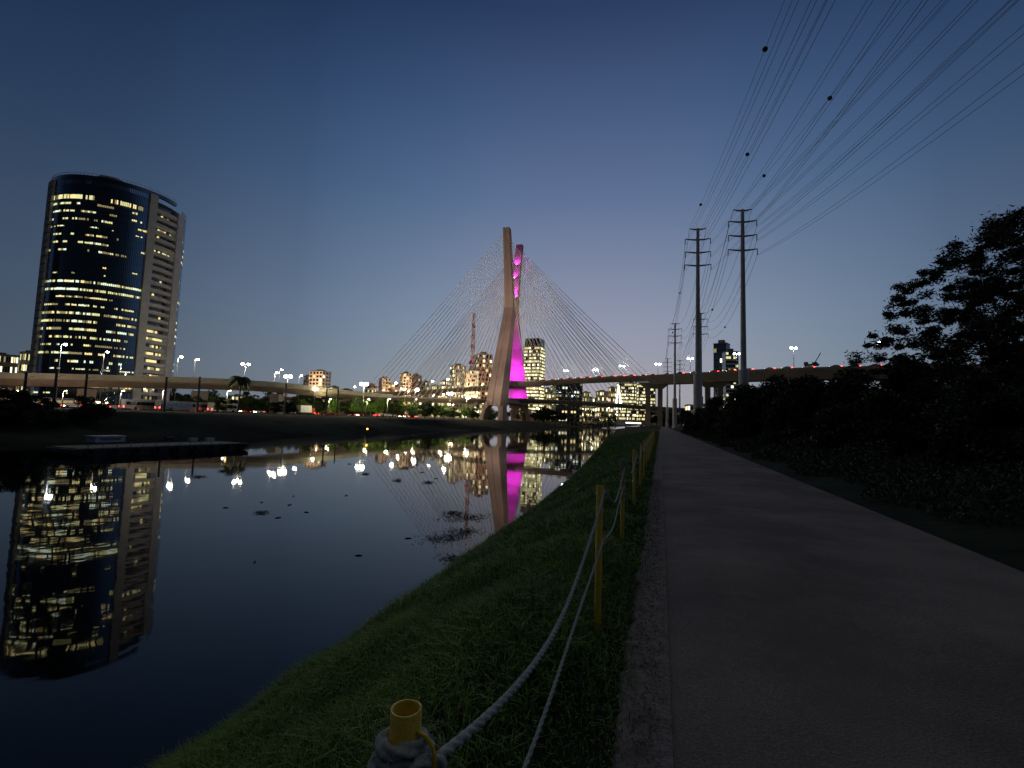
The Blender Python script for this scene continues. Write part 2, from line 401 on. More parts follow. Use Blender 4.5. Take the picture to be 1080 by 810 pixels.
pts = [(X0+.02, y[0]-.042, PH-.09), (X0+.042, y[0]-.03, PH-.062), (X0+.058, y[0]-.008, PH-.066), (X0+.062, y[0]+.018, PH-.09), (X0+.035, y[0]+.045, PH-.14), (X0-.01, y[0]+.045, PH-.2)]
MB().tube(smooth_path(pts, 6), .0085, 18, prof=rope_prof).build('loop', M['rope'], wr, True)
# frayed fibres
n = 1500; a = rng.random(n)*2*np.pi; zz = PH-.04-.30*rng.random(n); rr = PR+.018+.020*rng.random(n)
c = np.stack([X0+rr*np.cos(a), y[0]+rr*np.sin(a), zz], 1); d = np.stack([np.cos(a)*.5, np.sin(a)*.5, rng.normal(size=n)*.5], 1)+rng.normal(size=(n,3))*.5
d = d/np.linalg.norm(d, axis=1)[:,None]*.012; s = rng.normal(size=(n,3))*.0005
link_mesh('frayed_fibres', np_mesh('frayed_fibres', np.stack([c-s, c+s, c+d+s*.3, c+d-s*.3], 1).reshape(-1,3), 4, M['rope']), wr)
wrap(X2, y[2], PH-.16, PH+.01, 5, .011, PR+.012, 'white rope coil wound round the top of the third yellow post')
wrap(X2, y[2], PH-.56, PH-.2, 4, .008, PR+.010, 'thin pale rope spiralling down the side of the third yellow post')

# ------------------------------------------------------------------ foliage
def clumps_dome(n, rx, ry, z0, z1, r0, r1, shell=.55):
    C = []; Rr = []
    for i in range(n):
        a = random.uniform(0, 2*math.pi); k = (shell+(1-shell)*random.random()) if random.random() < .75 else random.random()
        el = random.uniform(0, 1)
        z = z0+(z1-z0)*el*k; w = k*math.sqrt(max(.05, 1-(el*.93)**2))
        C.append((rx*w*math.cos(a), ry*w*math.sin(a), z)); Rr.append(random.uniform(r0, r1))
    return C, Rr
def limbs(mb, base, C, r, fork, every=1):
    f = Vector(fork)
    for i, c in enumerate(C[::every]):
        c = Vector(c); m = f.lerp(c, .5); m.z += .12*(c-f).length*random.uniform(-.6, 1); m.x += random.uniform(-.3,.3); m.y += random.uniform(-.3,.3)
        mb.tube(smooth_path([f, m, c], 4), [r*(1-.85*k/8)+.01 for k in range(9)], 5, caps=False)
def tree_meshes(n, rx, z0, z1, cr0, cr1, per, size, trunk_r, flat=.7, lm='leaf'):
    C, Rr = clumps_dome(n, rx, rx, z0, z1, cr0, cr1)
    V = leaves(C, Rr, per, size, flat=flat)
    crown = np_mesh('crown', V, 4, M[lm])
    mb = MB(); fork = (0, 0, z0*.85)
    mb.tube(smooth_path([(0,0,-.4), (.1,.05,z0*.4), fork], 4), [trunk_r*(1.25-.5*k/8) for k in range(9)], 8)
    limbs(mb, None, C, trunk_r*.45, fork, 2)
    return crown, mb.mesh('trunk', M['bark'], True)
def place_tree(name, cm, tm, loc, sc, rz, label, cat, group=None, inner=('crown','trunk'), sz=1.0):
    t = empty(name, loc, rz); t.scale = (sc, sc, sc*sz)
    link_mesh(inner[0], cm, t); link_mesh(inner[1], tm, t)
    return tag(t, label, cat, group)
# big tree on the right
def right_tree():
    loc = ground(1165, 27, .6)
    t = empty('broadleaf_tree', loc)
    C = []; Rr = []
    for i in range(1250):
        a = random.uniform(0, 2*math.pi); el = random.random(); k = random.uniform(.12, 1)**.6
        w = math.sqrt(max(.03, 1-el**1.7)); rad = 12.2*k*w
        z = 2.6+12.4*el*(.85+.15*k)+.5*math.sin(a*3)
        C.append((rad*math.cos(a), rad*math.sin(a), z)); Rr.append(random.uniform(.25, .75))
    V = np.concatenate([leaves(C, Rr, 190, .12, aspect=.3, flat=.6), leaves(C, [q*1.7 for q in Rr], 16, .13, aspect=.3, flat=.8)])
    link_mesh('crown', np_mesh('crown', V, 4, M['leaf']), t)
    mb = MB(); mb.tube(smooth_path([(0,0,-.5),(.2,0,1.5),(0,.1,3.2)], 4), [.42-.02*k for k in range(9)], 10)
    for j in range(9):
        a = j*2*math.pi/9; f = Vector((4.2*math.cos(a), 4.2*math.sin(a), 5.4+random.uniform(-1,2)))
        mb.tube(smooth_path([(0,.1,3.0), (1.8*math.cos(a), 1.8*math.sin(a), 4.2), f], 4), [.16-.013*k for k in range(9)], 6)
        near = [c for c in C[::3] if (Vector(c)-f).length < 6.0 and abs((math.atan2(c[1], c[0])-a+math.pi) % (2*math.pi)-math.pi) < .4]
        limbs(mb, None, near, .035, f)
    mb.build('trunk', M['bark'], t, True)
    tag(t, 'tall dark spreading tree silhouetted against the sky at the right edge', 'tree')
right_tree()
# hedge of shrubs right of the path : 3 variants
bv = []
for k in range(3):
    bv.append(tree_meshes(46, 2.3, .3, 4.2, .5, .95, 430, .11, .09, lm='leaf'))
hs = [(6.6,112,1.0),(7.2,98,1.05),(7.4,86,1.15),(8.0,74,1.15),(8.5,63,1.3),(9.6,55,1.5),(8.8,47,1.32),(10.6,41,1.42),(9.0,34,1.12),(11.5,30,1.2),(8.6,25,.8),(11.8,22,.85),(9.3,17.5,.7),(12.5,15.5,.8),(9.6,12,.68),(12.6,9.5,.8),(9.8,7,.65),(15.5,24,.95),(16.5,17,.9),(14,35,1.2),(18,28,1.15),(21,38,1.35),(25,30,1.3),(13,46,1.5)]
near_lab = 'dark bushy shrub in the thick hedge right of the paved path'
for i, (x, yy, s) in enumerate(hs):
    c, t = bv[i % 3]
    lab = near_lab
    if i == 0: lab = 'farthest dark shrub of the hedge, at the distant end of the path'
    if i == 7: lab = 'tallest rounded shrub of the hedge, below the bridge viaduct'
    place_tree('shrub', c, t, (x, yy, .3), s, random.uniform(0,6), lab, 'shrub', 'dark shrubs of the hedge beside the path', ('foliage','stem'))
# low dark scrub at the hedge foot
n = 60000; yy = 2+118*rng.random(n)**1.5; xx = 4.9+rng.random(n)*3.0
xx += .35*np.sin(yy*.9)+.2*np.sin(yy*2.3)
zz = .05+rng.random(n)*(.25+.75*np.clip((xx-5.0)/2.5,0,1)*(1+.4*np.sin(yy*.7)))
pp = np.stack([xx, yy, zz], 1)
a = rng.normal(size=(n,3)); a /= np.linalg.norm(a, axis=1)[:,None]; b = np.cross(a, rng.normal(size=(n,3))); b /= np.linalg.norm(b, axis=1)[:,None]
s = (.03+.0011*yy)[:,None]
tag(link_mesh('undergrowth', np_mesh('undergrowth', np.stack([pp-a*s*1.6, pp+b*s*.5, pp+a*s*1.6, pp-b*s*.5], 1).reshape(-1,3), 4, M['leaf'])), 'low dark undergrowth along the right edge of the path', 'undergrowth', kind='stuff')

# far bank trees
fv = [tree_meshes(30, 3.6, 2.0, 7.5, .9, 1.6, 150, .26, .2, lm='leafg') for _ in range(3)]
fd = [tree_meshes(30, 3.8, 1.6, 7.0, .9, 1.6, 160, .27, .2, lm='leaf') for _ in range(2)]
far_trees = []
for (px, d, s, kind) in [(205,160,.75,1),(222,165,.7,0),(236,150,.75,1),(262,165,.8,1),(275,172,.75,0),(290,185,.7,1),(304,180,.8,1),(318,200,.85,0),(335,215,.9,1),
        (352,215,1.0,0),(366,220,1.1,1),(380,215,1.25,0),(392,218,1.25,0),(404,225,1.2,0),(414,225,1.3,1),(424,240,1.25,0),(436,245,1.05,0),(448,232,1.15,1),(458,262,1.1,0),(468,270,1.2,0),(478,280,1.0,1),(490,285,1.1,0),(500,292,1.0,1),
        (565,330,1.2,1),(573,335,1.5,1),(582,345,1.3,1),(592,360,1.1,1),(345,260,1.6,1),(352,262,1.7,1),(330,262,1.5,1),(385,300,1.9,1),(395,300,1.7,1),(706,330,1.8,1),(716,300,1.6,1),(700,360,1.7,1),(692,355,1.5,1)]:
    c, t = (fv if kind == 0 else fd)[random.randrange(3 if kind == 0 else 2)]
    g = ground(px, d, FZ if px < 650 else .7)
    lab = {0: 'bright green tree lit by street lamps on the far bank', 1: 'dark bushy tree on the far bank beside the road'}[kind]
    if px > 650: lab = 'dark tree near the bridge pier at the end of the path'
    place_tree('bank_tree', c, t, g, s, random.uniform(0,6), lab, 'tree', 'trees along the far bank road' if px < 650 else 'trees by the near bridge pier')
# dark mass of bank vegetation far left
for (px, d, s) in [(-40,52,1.0),(-15,54,1.15),(8,56,1.1),(28,57,1.0),(48,60,.8),(62,62,.55)]:
    c, t = fd[random.randrange(2)]
    g = ground(px, d, -1.2)
    place_tree('bank_shrub', c, t, g, s*.62, random.uniform(0,6), 'black leafy bush overhanging the water at the left edge', 'bush', 'dark bushes on the far bank at the left edge', ('foliage','stem'))
c, t = fd[0]
g = ground(98, 66, -1.0); place_tree('round_bush', c, t, g, .62, 0, 'round dark bush on the far bank above the white barge cabin', 'bush', None, ('foliage','stem'))

# distant woodland filling the far shore
C = []; Rr = []
for i in range(1040):
    px = random.uniform(-60, 520) if i < 760 else random.uniform(498, 780)
    d = random.uniform(235, 330) if px < 330 else random.uniform(440, 620) if i < 760 or px > 575 else random.uniform(425, 470)
    g = ground(px, d, FZ); hh = (13.5 if px < 330 else 8.5)*random.uniform(.4, 1.0)*d/300
    C.append((g.x, g.y, FZ+hh*random.random())); Rr.append(random.uniform(2.0, 4.2)*d/320)
tag(link_mesh('woodland', np_mesh('woodland', leaves(C, Rr, 120, .8, flat=.8), 4, M['leaf'])), 'distant dark woodland along the far shore behind the road', 'woodland', kind='stuff')

# palm tree
def palm(px, d, ytop):
    g = ground(px, d, FZ); H = P(px, ytop, d).z - FZ
    t = empty('palm_tree', g)
    MB().tube(smooth_path([(0,0,-.3),(.2,0,H*.5),(0,0,H*.78)], 5), [.28-.010*k for k in range(11)], 8).build('trunk', M['bark'], t, True)
    for k in range(20):
        a = k*2.399; L = H*.27*random.uniform(.9,1.1); rise = random.uniform(.1,.9)*(.55 if k > 12 else 1); vs = []; fs = []
        for i in range(9):
            s = i/8; r = L*s; z = H*.78 + L*(rise*s*1.1-1.25*s*s); w = .95*math.sin(math.pi*min(.97, s*.85+.12))*.9
            for (sd, dz) in ((-1,-.35),(0,0),(1,-.35)):
                vs.append((r*math.cos(a)-sd*w*math.sin(a), r*math.sin(a)+sd*w*math.cos(a), z+dz*w))
        for i in range(8):
            for j in (0,1): fs.append((i*3+j, i*3+j+1, i*3+j+4, i*3+j+3))
        MB().add(vs, fs).build('frond', M['leaf'], t)
    tag(t, 'tall palm tree silhouetted beside the end of the left viaduct', 'palm tree')
palm(251, 150, 388)

# ------------------------------------------------------------------ utility pylons and wires
ARMS = [(-.3, .66), (-2.7, 1.0), (-5.7, 1.0), (-8.7, 1.03)]
AW = 2.75
def steel_pole(loc, H, label, thick=1.0, arm_rot=0.0, detail=True):
    t = empty('transmission_pole', loc, arm_rot)
    zs = H*.27
    MB().lathe([(.82*thick,-1),(.82*thick,zs),(.80*thick,zs+.1),(.50*thick,zs+.12)], 20).build('base_sleeve', M['polec'], t, True)
    MB().lathe([(.50*thick,zs+.1),(.30*thick,H-1),(.28*thick,H),(.001,H+.02)], 16).build('shaft', M['polec'], t, True)
    for (dz, w) in ARMS:
        a = MB(); L = AW*w
        for s in (-1, 1):
            a.tube([(0,0,H+dz), (s*L*.55,0,H+dz+.12), (s*L,0,H+dz+.30)], [.22,.17,.10], 6)
        arm = a.build('crossarm', M['polec'], t)
        if w > .9:
            for s in (-1, 1):
                m = MB()
                for sy in (-.0,):
                    m.lathe([(.03,.0),(.12,-.1),(.05,-.15),(.12,-.35),(.05,-.4),(.12,-.6),(.05,-.65),(.12,-.85),(.05,-.9),(.12,-1.1),(.03,-1.3)], 8, (s*L,0,H+dz+.28))
                m.build('insulator', M['dark'], t)
    tag(t, label, 'power pole', 'tubular steel power line poles')
    return t
def pole_at(px, ytop, d, label, arm_rot=0.15, gzv=.6):
    # choose base x so that the top lands on (px, ytop)
    top = P(px, ytop, d); H = top.z-gzv
    o = steel_pole((top.x, top.y, gzv), H, label, thick=H/45*1.12, arm_rot=arm_rot)
    return (Vector((top.x, top.y, gzv)), H, arm_rot)
poles = {}
poles['A1'] = pole_at(736, 241, 108, 'grey steel power pole left of the two nearest, four crossarms, rising over the viaduct')
poles['B1'] = pole_at(783, 221, 98, 'nearest and tallest grey steel power pole with four crossarms')
poles['B2'] = pole_at(739, 330, 190, 'grey power pole showing just right of and behind the left near pole')
poles['A2'] = pole_at(712, 341, 206, 'distant power pole standing between the path end and the near poles', .05)
poles['A3'] = pole_at(704, 378, 315, 'small far power pole, left one of the farthest pair', .05)
poles['B3'] = pole_at(717, 380, 300, 'small far power pole, right one of the farthest pair', .05)
poles['A0'] = (Vector((22, -95, .6)), 48, .15)
poles['B0'] = (Vector((42, -80, .6)), 48, .15)
def armpt(key, ai, s, off=0):
    b, H, rot = poles[key]; dz, w = ARMS[ai]; L = AW*w*s + off
    drop = -1.0 if w > .9 else .3
    return b + Vector((L*math.cos(rot), L*math.sin(rot), H+dz+drop))
wlist = []
def wire(p, q, sag, r, label, n=40, t0=0.0, t1=1.0):
    pts = []
    for i in range(n+1):
        t = t0+(t1-t0)*i/n; v = p.lerp(q, t); v.z -= sag*4*t*(1-t); pts.append(v)
    o = MB().tube(pts, r, 5, caps=False).build('power_line', M['wire'])
    tag(o, label, 'power line', 'power lines strung between the steel poles'); wlist.append(pts); return o
for ln, sg in (('A', 9.0), ('B', 8.0)):
    for ai in range(4):
        for s in (-1, 1):
            offs = (0,) if ai == 0 else (-.22, .22)
            for of in offs:
                sag = sg*.82 if ai == 0 else sg*1.0+random.uniform(-.5,.5)
                lab = {'A': 'thin dark overhead line from the left near pole', 'B': 'thin dark overhead line from the tall right near pole'}[ln]
                lab += {0: ', earth wire from its top arm', 1: ', on its second arm', 2: ', on its third arm', 3: ', on its lowest arm'}[ai]
                wire(armpt(ln+'1', ai, s, of), armpt(ln+'0', ai, s, of), sag, .021, lab, 60)
            wire(armpt(ln+'1', ai, s), armpt(ln+'2', ai, s), 5.5, .035, 'line running on from the '+('left' if ln == 'A' else 'right')+' near pole to the pole behind it', 24)
            wire(armpt(ln+'2', ai, s), armpt(ln+'3', ai, s), 5.0, .04, 'faint line between the two farthest poles of the '+('left' if ln == 'A' else 'right')+' row', 16)
def proj(p):
    v = p-CAM; d = v.dot(fw); return (round(540+F*v.dot(cr)/d), round(405-F*v.dot(cu)/d))
import os
if os.environ.get('DBG'):
    for k1, k0, ai, s_, sg in [(a+'1', a+'0', ai, q, g) for a, g in (('A',9*.82),('B',8*.82)) for ai in (0,3) for q in (-1,1)]:
        o_ = []
        for t_ in (0,.1,.15,.2,.25,.3,.35,.4,.45,.5,.55):
            p = armpt(k1,ai,s_).lerp(armpt(k0,ai,s_),t_); p.z -= sg*(1.22 if ai else 1)*4*t_*(1-t_); o_.append((t_,)+proj(p))
        print('WIRE',k1,ai,s_,o_)
def ball_on(key1, key0, ai, s, sag, t, label, r=.27):
    p = armpt(key1, ai, s).lerp(armpt(key0, ai, s), t); p.z -= sag*4*t*(1-t)
    o = MB().sphere((0,0,0), r, 16, 10).build('marker_ball', M['ball'], smooth=True, loc=p)
    tag(o, label, 'marker ball', 'aircraft marker balls on the power lines')
    return p
ball_on('A1','A0',0,-1,7.4,.29,'dark marker ball highest in the sky, left of all the lines')
ball_on('A1','A0',0,-1,7.4,.08,'dark marker ball hanging just above the left near pole')
ball_on('A1','A0',0,1,7.4,.18,'dark marker ball above and left of the two near poles')
ball_on('B1','B0',0,-1,6.6,.215,'dark marker ball in the middle of the fan of lines')
ball_on('B1','B0',0,-1,6.6,.095,'dark marker ball close above the tall right near pole')
ball_on('B1','B2',3,-1,5.5,.3,'dark marker ball between the two near poles, below their arms')
ball_on('B1','B2',3,1,5.5,.5,'small dark marker ball low between the near poles')
ball_on('A1','A2',0,-1,5.5,.35,'small dark marker ball left of the left near pole')
ball_on('A1','A2',2,-1,5.5,.6,'lowest small marker ball left of the left near pole')

# ------------------------------------------------------------------ cable-stayed bridge
bc = ground(536, 345, FZ)
U = (h0*.955 + r0*.295); U.z = 0; U.normalize(); V_ = Vector((U.y, -U.x, 0))      # U away from camera, V_ to the right
bridge = empty('cable_stayed_bridge', bc)
tag(bridge, 'tall leaning X-shaped concrete bridge mast with fans of stays, lit magenta inside', 'bridge')
def leg(sign):
    #      z,  s,  wo, wi, dd
    st = [(9.6,-31.2,10.2,16.0,8.5),(12,-30.3,10.0,15.6,8.4),(30,-23.8,9.3,13.2,7.6),(55,-14.2,8.1,10.3,6.6),(76,-6.3,7.0,8.2,5.8),(82,-4.4,6.8,7.6,5.6),(90,-5.6,6.3,7,5.4),(110,-10.5,5.4,6,4.8),(137,-17,4.6,5,4.4)]
    vs = []; fs = []; g = .45
    for (z, s, wo, wi, dd) in st:
        s = s*(-sign)                    # sign -1 near leg -> negative s
        so = s + sign*dd/2; si = s - sign*dd/2
        for (a, v) in ((so, -wo/2), (so, -g), (so-sign*.5, -g), (so-sign*.5, g), (so, g), (so, wo/2), (si, wi/2), (si, -wi/2)):
            p = U*a + V_*v; vs.append((p.x, p.y, z))
    n = 8
    for i in range(len(st)-1):
        for k in range(n):
            f = (i*n+k, i*n+(k+1) % n, (i+1)*n+(k+1) % n, (i+1)*n+k); fs.append(f if sign < 0 else f[::-1])
    top = tuple((len(st)-1)*n+k for k in range(n)); fs.append(top if sign < 0 else top[::-1]); fs.append(tuple(range(n)) if sign > 0 else tuple(range(n))[::-1])
    # splayed feet either side of the arched opening
    for q in (-1, 1):
        a = len(vs); c0 = sign*31.2; c1 = sign*35.2
        for (z, c, v0, v1, dd) in ((9.6, c0, 2.6, 7.2, 8.4), (7.6, c0+sign*.8, 4.3, 7.6, 8.6), (4.5, c0+sign*2.0, 4.9, 8.1, 8.8), (-1.5, c1, 5.0, 8.9, 9.2)):
            w = 1.0 if q > 0 else .86
            for (u_, v_) in ((c-dd/2, v0), (c-dd/2, v1*w), (c+dd/2, v1*w), (c+dd/2, v0)):
                p = U*u_ + V_*(v_*q); vs.append((p.x, p.y, z))
        for i in range(3):
            for k in range(4): fs.append((a+i*4+k, a+i*4+(k+1)%4, a+i*4+4+(k+1)%4, a+i*4+4+k))
    return MB().add(vs, fs).build('mast_leg', M['pylonc'], bridge), st
leg(-1)['label'] if False else None
nl, st = leg(-1); fl, _ = leg(1)
nl['label'] = 'nearer brown concrete leg with a groove down its face'; fl['label'] = 'farther leg, inner face lit magenta'
T = Matrix(((V_.x, U.x, 0, 0), (V_.y, U.y, 0, 0), (0, 0, 1, 0), (0, 0, 0, 1)))
MB().box(-3.2,3.2,-3.5,3.5,76,88,T).build('mast_waist', M['pylonc'], bridge)
MB().box(-5.5,5.5,-22,22,24.5,27.5,T).build('crossbeam', M['pylonc'], bridge)
MB().box(-6.8,6.8,-27,27,12.0,14.6,T).build('crossbeam', M['pylonc'], bridge)
# arched wall under the lower beam
MB().box(-.6,.6,-18.5,-17.5,30,75,T) 
# anchor teeth on the near leg
m = MB()
for k in range(22):
    z = 91+k*2.05; s = np.interp(z, [90,110,137],[-5.6,-10.5,-17]); w = np.interp(z,[90,137],[6.3,4.6])/2
    m.box(-w-.55,-w+.02,s-.5,s+.5,z,z+.9,T)
m.build('stay_anchors', M['conc'], bridge)
m = MB()
for k in range(22):
    z = 91+k*2.05; s = -np.interp(z, [90,110,137],[-5.6,-10.5,-17]); w = np.interp(z,[90,137],[6.3,4.6])/2
    m.box(w-.02,w+.55,s-.5,s+.5,z,z+.9,T)
m.build('stay_anchors', M['conc'], bridge)
# decks (world space paths)
def dk(l): return smooth_path([P(*q) for q in l], 8)
upR = dk([(536,403.5,352),(570,403.0,345),(610,400.5,330),(650,398.5,308),(690,397.5,285),(735,395.5,262),(785,393.0,242),(850,390.5,220),(925,389,200),(1010,388,182),(1110,386,165),(1250,384,150)])
loR = dk([(536,421,352),(580,422.5,358),(640,426,372),(690,429.5,395),(716,431,420),(760,433,460)])
upL = dk([(536,403.5,352),(511,408,362),(456,412,390),(410,414.5,412),(378,416,425),(330,418.5,440),(290,420,450)])
loL = dk([(536,421,352),(508,421.5,335),(455,420.5,300),(404,418,262),(350,413.5,222),(300,408,192),(240,404,172),(160,401.5,160),(70,399.5,152),(-20,398,148),(-120,396,146),(-260,392,146)])
def deck(path, w, th, name, m, parent, edge_h=.55):
    mb = MB(); sweep(mb, path, [(-w/2,0),(w/2,0),(w/2,-.45),(w*.30,-th),(-w*.30,-th),(-w/2,-.45)])
    off = parent.location if parent else Vector((0,0,0))
    mb.v = [tuple(Vector(v)-off) for v in mb.v]
    o = mb.build(name, m, parent)
    for s in (-1, 1):
        e = MB(); sweep(e, path, [(s*(w/2-.12)-.11, .0), (s*(w/2-.12)+.11, .0), (s*(w/2-.12)+.11, edge_h), (s*(w/2-.12)-.11, edge_h)])
        e.v = [tuple(Vector(v)-off) for v in e.v]; e.build('parapet', M['viadp'] if m is M['viad'] else m, parent)
    return o
iU = 8*4
deck(upR[:iU+1], 11, 2.6, 'deck', M['conc'], bridge); deck(loR, 11, 2.4, 'deck', M['conc'], bridge)
deck(upL, 11, 2.4, 'deck', M['viad'], bridge)
cut = 8*3
deck(loL[:cut+1], 11, 2.6, 'deck', M['viad'], bridge)
# right viaduct
va = empty('viaduct', (0,0,0))
tag(va, 'high concrete viaduct running from the mast stays over the path to the right', 'viaduct')
deck(upR[iU:], 15, 4.6, 'deck', M['conc'], va)
def pier(parent, top, w, dpt, two=True, zb=.3, th=4.0, flare=True):
    ms = MB(); L = Vector(top)
    off = parent.location
    T2 = Matrix.Translation(L-off) @ T.to_3x3().to_4x4()
    zb2 = zb-L.z
    if two:
        for s in (-1, 1): ms.box(s*w*.62-w*.25, s*w*.62+w*.25, -dpt/2, dpt/2, zb2, -th, T2)
    else: ms.box(-w/2, w/2, -dpt/2, dpt/2, zb2, -th, T2)
    if flare:
        q = [(-w*1.7,-th+.6),(w*1.7,-th+.6),(w*.95,-th-3.0),(-w*.95,-th-3.0)]; y0 = dpt*.55
        vs = [T2 @ Vector((a, -y0, b)) for a, b in q]+[T2 @ Vector((a, y0, b)) for a, b in q]
        ms.add(vs, [(0,3,2,1),(4,5,6,7),(0,1,5,4),(2,3,7,6),(0,4,7,3),(1,2,6,5)])
    return ms.build('pier', M['conc'], parent)
pier(va, upR[iU], 5.6, 4.5); pier(va, upR[iU+11], 5, 4); pier(va, upR[iU+24], 5, 4)
pier(bridge, loR[24], 4, 3, th=2)
pier(bridge, upL[28], 4, 3, two=False, th=2); pier(bridge, loL[10], 4, 3, two=False, th=2)
# left viaduct
vl = empty('curved_viaduct', (0,0,0))
tag(vl, 'pale lamp lit concrete viaduct crossing in front of the round office tower', 'viaduct')
deck([p-Vector((0,0,.6)) for p in loL[cut:]], 13, 1.8, 'deck', M['viad'], vl, 1.75)
for i in (cut+6, cut+17, cut+27, cut+38, cut+46, cut+56):
    if i < len(loL): pier(vl, loL[i], 4.2, 3, two=False, zb=FZ-1, th=3.2, flare=False)
m = MB()
for i in range(cut, len(loL)-1):
    for k in range(2):
        p = loL[i].lerp(loL[i+1], k/2); m.box(p.x-.05,p.x+.05,p.y-.05,p.y+.05,p.z+.8,p.z+1.5)
# stays
def along(path, t):
    L = [0]
    for a, b in zip(path, path[1:]): L.append(L[-1]+(b-a).length)
    s = t*L[-1]
    for i in range(len(path)-1):
        if L[i+1] >= s: return path[i].lerp(path[i+1], (s-L[i])/(L[i+1]-L[i]))
    return path[-1]
def anchor(sign, z, side):
    s = sign*-1*np.interp(z, [82,90,110,137],[-4.4,-5.6,-10.5,-17])*-1
    s = sign*np.interp(z, [82,90,110,137],[4.4,5.6,10.5,17]); w = np.interp(z,[82,137],[6.6,4.6])/2
    p = U*s + V_*(side*w); return Vector((p.x, p.y, z))
def fan(sign, side, path, t0, t1, z0, z1, n, woff, lab=None):
    for k in range(n):
        t = k/(n-1); a = anchor(sign, z0+(z1-z0)*t, side); b = along(path, t0+(t1-t0)*t)
        d = (along(path, min(1, t0+(t1-t0)*t+.01))-b); d.z = 0; d.normalize(); b = b+Vector((d.y, -d.x, 0))*woff - bridge.location
        mid = a.lerp(b, .5); mid.z -= (a-b).length*.006
        MB().tube([a, a.lerp(mid,.5)-Vector((0,0,.0)), mid, b], .18, 5, caps=False).build('stay_cable', M['stay'], bridge)
fan(1, 1, upR[:iU+1], .13, .985, 88, 131, 22, 0)
fan(-1, 1, loR[:26], .13, .97, 86, 128, 22, 0)
fan(-1, -1, upL[:33], .16, .985, 88, 134, 22, 0)
fan(1, -1, loL[:cut+1], .13, .9, 86, 130, 20, 0)
# magenta floods inside the mast
def Wp(s, v, z): return U*s + V_*v + Vector((0,0,z))
MAG = (.80, .035, .95)
def flood(s, v, z, ts, tv, tz, e, ang):
    p = Wp(s, v, z); q = Wp(ts, tv, tz)
    MB().box(p.x-.5,p.x+.5,p.y-.5,p.y+.5,p.z-.9,p.z-.25).build('floodlight', M['dark'], bridge)
    d = (q-p).normalized()
    light('SPOT', 'flood', p, e, MAG, bridge, .4, p+d*10, R(ang), .6)
flood(8, 3.0, 29.5, 20, 3.5, 36, 22000, 85); flood(8, -3.0, 29.5, 20, -3.0, 38, 22000, 85); flood(5, 1.0, 29.5, 13, .5, 56, 38000, 50); flood(3, 1, 29.5, 8, 1, 68, 40000, 28)
flood(16, 3, 16, 26, 3, 19, 9000, 90); flood(16, -4, 16, 26, -4, 19, 7000, 90)
flood(2.6, 2.0, 92, 8, .5, 99, 12000, 80); flood(2.2, .5, 93, 12, 0, 114, 40000, 50); flood(7, -1, 108, 13, 0, 118, 16000, 90); flood(9, 0, 119, 15, 0, 128, 11000, 90)
# warm floods on the ground in front of the mast
def ground_flood(px, d, tgt, e, label, colr=(1,.78,.66), ang=50):
    g = ground(px, d, FZ-.3); t = empty('ground_floodlight', g)
    MB().box(-.4,.4,-.3,.3,.1,.7).build('housing', M['dark'], t); MB().box(-.08,.08,-.08,.08,-.3,.12).build('stand', M['dark'], t)
    q = bc + tgt - g
    light('SPOT', 'flood', Vector((0,0,.9)), e, colr, t, .5, q, R(ang), .7)
    tag(t, label, 'floodlight')
ground_flood(500, 255, Wp(-22,0,45), 125000, 'small floodlight on the far bank left of the mast foot')
ground_flood(545, 250, Wp(-14,0,95), 230000, 'small floodlight on the far bank right of the mast foot', ang=46)

# ------------------------------------------------------------------ street lamps
def make_lamp(h=10, arms=1):
    t = empty('street_lamp')
    MB().tube([(0,0,-.5),(0,0,h)], [.14,.07], 8).build('pole', M['polec'], t, True)
    for k in range(arms):
        s = 1 if k == 0 else -1
        MB().tube([(0,0,h-.05),(s*.9,0,h+.25),(s*1.6,0,h+.3)], .05, 6).build('arm', M['polec'], t)
        hd = MB().box(s*1.6-.45,s*1.6+.45,-.2,.2,h+.24,h+.4).build('lamp_head', M['polec'], t)
        MB().sphere((s*1.6,0,h+.16), .27, 10, 6, .7).build('lens', M['lampw'], hd, True)
    return t
lamp_cache = {}
def lamp(px, py, d, zb, label, e=3500, kind='lampw', arms=1, rz=0, lens=1.0, colr=(1,.82,.55), group=None):
    top = P(px, py, d); h = top.z - zb - .2
    t = empty('street_lamp', (top.x, top.y, zb), rz)
    MB().tube([(0,0,-.3),(0,0,h)], [.15,.08], 8).build('pole', M['lampp'], t, True)
    for k in range(arms):
        s = 1 if k == 0 else -1
        MB().tube([(0,0,h-.05),(s*.6,0,h+.25),(s*1.1,0,h+.35)], .05, 6).build('arm', M['polec'], t)
        hd = MB().box(s*1.1-.45,s*1.1+.45,-.2,.2,h+.30,h+.45).build('lamp_head', M['polec'], t)
        MB().sphere((s*1.1,0,h+.16), .40*lens, 10, 6, .7).build('lens', M[kind], hd, True)
    if e: light('POINT', 'bulb', (0, 0, h-.5), e, colr, t, .15)
    tag(t, label, 'street lamp', group)
    return t
gl = 'street lamps on the far side of the river'
lamp(65,363,150,FZ,'white street lamp in front of the left side of the round tower',6000,'lampc',lens=1.2,rz=.5,colr=(.9,.95,1))
lamp(110,371,170,FZ,'white street lamp in front of the middle of the round tower',4000,'lampc',lens=1.0,rz=.5)
lamp(188,376,185,FZ,'street lamp just right of the round tower, nearer of the pair',6000,'lampw',lens=1.3,rz=.6)
lamp(206,379,215,FZ,'street lamp right of the round tower, farther of the pair',4000,'lampw',lens=1.2,rz=.6)
lamp(259,384,185,FZ,'twin lamp mast standing right of the palm tree crown',6000,'lampw',2,lens=1.4,rz=.6)
lamp(290,393,200,FZ,'lamp left of the brightest pair by the viaduct end',5000,'lampw',lens=1.1)
lamp(295,390,215,FZ,'tallest lamp of the cluster by the viaduct end',3000,'lampw',lens=1.1)
